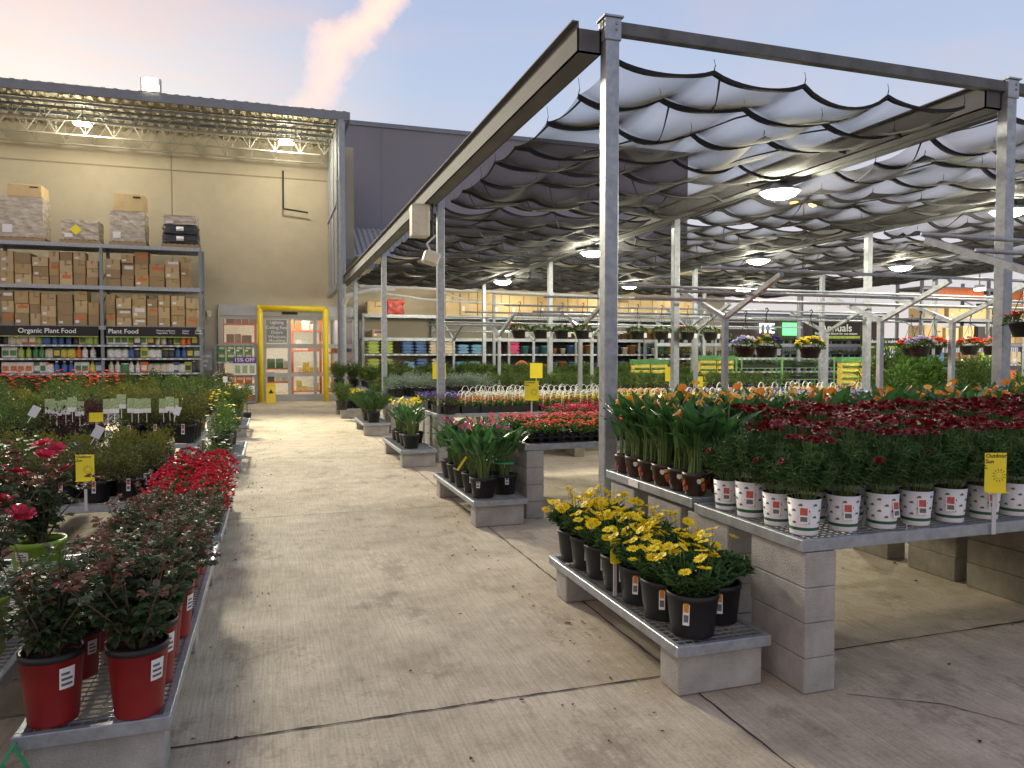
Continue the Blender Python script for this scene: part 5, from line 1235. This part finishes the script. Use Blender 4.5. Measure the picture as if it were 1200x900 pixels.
# far racks on the right with cartons and orange bands
fx=[24.5,28,31.5,35,38.5]
r=rack(24.5,fx,23.0,1.2,(3.35,2.35,4.6),(1.5,.8),'far rack of boxes and wicker at the right rear under the canopy',4.9)
for z,lv in ((3.36,'upper'),(2.36,'middle'),(1.51,'lower'),(.81,'lowest')):
    x=24.7; i=0
    while x<38:
        w_=rnd(.5,1.2); h=rnd(.4,.75) if z>2 else rnd(.3,.5)
        carton(x+w_/2,23.05,z,w_-.05,.8,h,'box on the far right rack, %s level, %s from left'%(lv,od(i)),'boxes on the far right rack',random.choice((M['carton2'],M['carton'],M['carton2'],M['p_dark'],M['p_cream'])) if z>2 else random.choice(GP)); x+=w_+rnd(0,.2); i+=1
for i,(x0,x1) in enumerate(((25,27.6),(28.3,31.2),(32.,38))):
    b=MB(); b.box(x0,x1,22.88,22.92,4.15,4.55); tag(b.build('orange_banner',M['p_orange']),'orange banner along the far right rack top, %s from left'%od(i),'banner','orange banners on the far right rack')
lamp('AREA',(27,20.5,4.6),240,1.,(1,.88,.66)); 
r=thing('wall_floodlight','small bright lamp seen left of the right front post','lamp',(22.6,18.9,4.05),0)
b=MB(); b.box(-.12,.12,-.1,.1,.03,.15,ch=.01); b.tube((0,0,.15),(0,0,.6),.02); b.build('housing',M['steel'],r); b=MB(); b.box(-.12,.12,-.12,.1,-.03,.03); b.build('lens',M['lens'],r); lamp('AREA',(22.6,18.9,3.95),90,.4)
# strip of shops beyond
r=thing('far_shop','low brown shop beyond the garden yard with lit white sign','building',(60,70,0)); b=MB(); b.box(-14,9,0,12,0,6.4,0); b.box(-14.2,9.2,-.3,0,6.0,6.6,1); b.box(-10,6,-.06,0,0,3.0,1)
b.build('walls',[M['farbrown'],M['fascia']],r); text('ITE',1.5,M['signwhite'],r,(-7.7,-.35,4.9),name='lettering',ext=.05)
b=MB(); b.box(-5.6,-3.4,-.4,-.3,4.2,5.6); b.build('green_panel',M['signgreen'],r)
r=thing('street_lamp','tall lamp post with two amber heads seen through the shade cloth','street lamp',(54,66,0)); b=MB(); b.tube((0,0,0),(0,0,18.2),.14,12,0,.09); b.box(-1.3,1.3,-.06,.06,18.1,18.25); b.build('pole',M['steel'],r)
for s in (-1,1):
    b=MB(); b.box(s*1.2-.6,s*1.2+.6,-.3,.3,18.1,18.4,ch=.05); b.build('lamp_head',M['steel'],r); b=MB(); b.lathe([(0,-.35),(.35,-.2),(.45,0),(0,0)],14,c=(s*1.2,0,18.1)); b.build('lens',M['sodium'],r,True)
r=rack(14.5,[14.5,17.2,19.9,22.6,25.3],26.2,.9,(2.35,),(1.75,1.2,.65),'low rear rack of small potted plants behind the green carts',2.5)
SM=[shrub('l_fresh',60,.15,.2,.09,.04,.1,.14,name='small_potted_plant'),shrub('l_mid',60,.15,.2,.09,.04,.1,.14,name='small_potted_plant',blos='f_white',nb=8),shrub('l_mid',60,.15,.18,.09,.04,.1,.14,name='small_potted_plant',blos='f_coral',nb=10)]
SM=[Proto(q) for q in SM]
for z,lv in ((2.36,'top'),(1.76,'upper'),(1.21,'middle'),(.66,'lower')):
    x=14.7; i=0
    while x<25.2:
        random.choice(SM).put((x,26.3+rnd(0,.1),z),None,rnd(.9,1.2),'small potted plant on the low rear rack, %s shelf, %s from left'%(lv,od(i)),'small potted plants on the low rear rack'); x+=rnd(.28,.4); i+=1
lamp('POINT',(19,23.2,4.1),0.01,.1) if 0 else None
# fence at the right rear
r=thing('yard_fence','grey steel picket fence closing the yard at the right rear','fence',(21.5,31.4,0)); b=MB(); x=0
while x<22: b.box(x,x+.03,-.015,.015,.05,2.6); x+=.14
for z in (.2,2.4): b.box(0,22,-.02,.02,z,z+.05)
b.build('pickets',M['steel'],r)
b=MB(); x=0
while x<23: b.box(x-.04,x+.04,.03,.11,0,2.75); x+=2.75
b.build('post',M['steel'],r)
# green ribbon at left bench corner
b=MB(); b.path([(-.98,3.36,.27),(-1.02,3.33,.2),(-.99,3.32,.14),(-1.05,3.3,.1)],.008,4); b.path([(-.98,3.35,.25),(-.93,3.33,.17),(-.96,3.31,.12)],.007,4)
tag(b.build('green_ribbon',M['rib']),'green plastic ribbon tied to the corner of the rose bench','ribbon')

b=MB()
for i in range(230):
    side=random.random()
    if side<.35: x=rnd(-.45,-.1)+abs(random.gauss(0,.15)); y=rnd(3.3,20)
    elif side<.7: x=2.0-abs(random.gauss(0,.25)); y=rnd(3.2,20)
    elif side<.9: x=rnd(-.4,2.); y=rnd(2,20)
    else: x=rnd(2.9,6.5); y=rnd(2.4,7.5)
    b.leaf((x,y,.004),(rnd(-1,1),rnd(-1,1),.08),rnd(.015,.04),rnd(.008,.02),0,droop=.1)
o=b.build('leaf_litter',leafmat('dry_leaf',[(.10,.06,.02),(.16,.12,.04),(.06,.04,.02),(.05,.08,.02)],.8,0)); o['kind']='stuff'
b=MB()
for i in range(60):
    x=1.95-abs(random.gauss(0,.2)); y=rnd(3.4,5.4) if i<40 else rnd(7,10)
    b.petal((x,y,.006),(rnd(-1,1),rnd(-1,1),.05),.02,.009)
o=b.build('fallen_petals',M['f_yellow']); o['kind']='stuff'
for p in PROTOS:
    if not p.used:
        def rm(o):
            for c_ in list(o.children): rm(c_)
            bpy.data.objects.remove(o)
        rm(p.root)
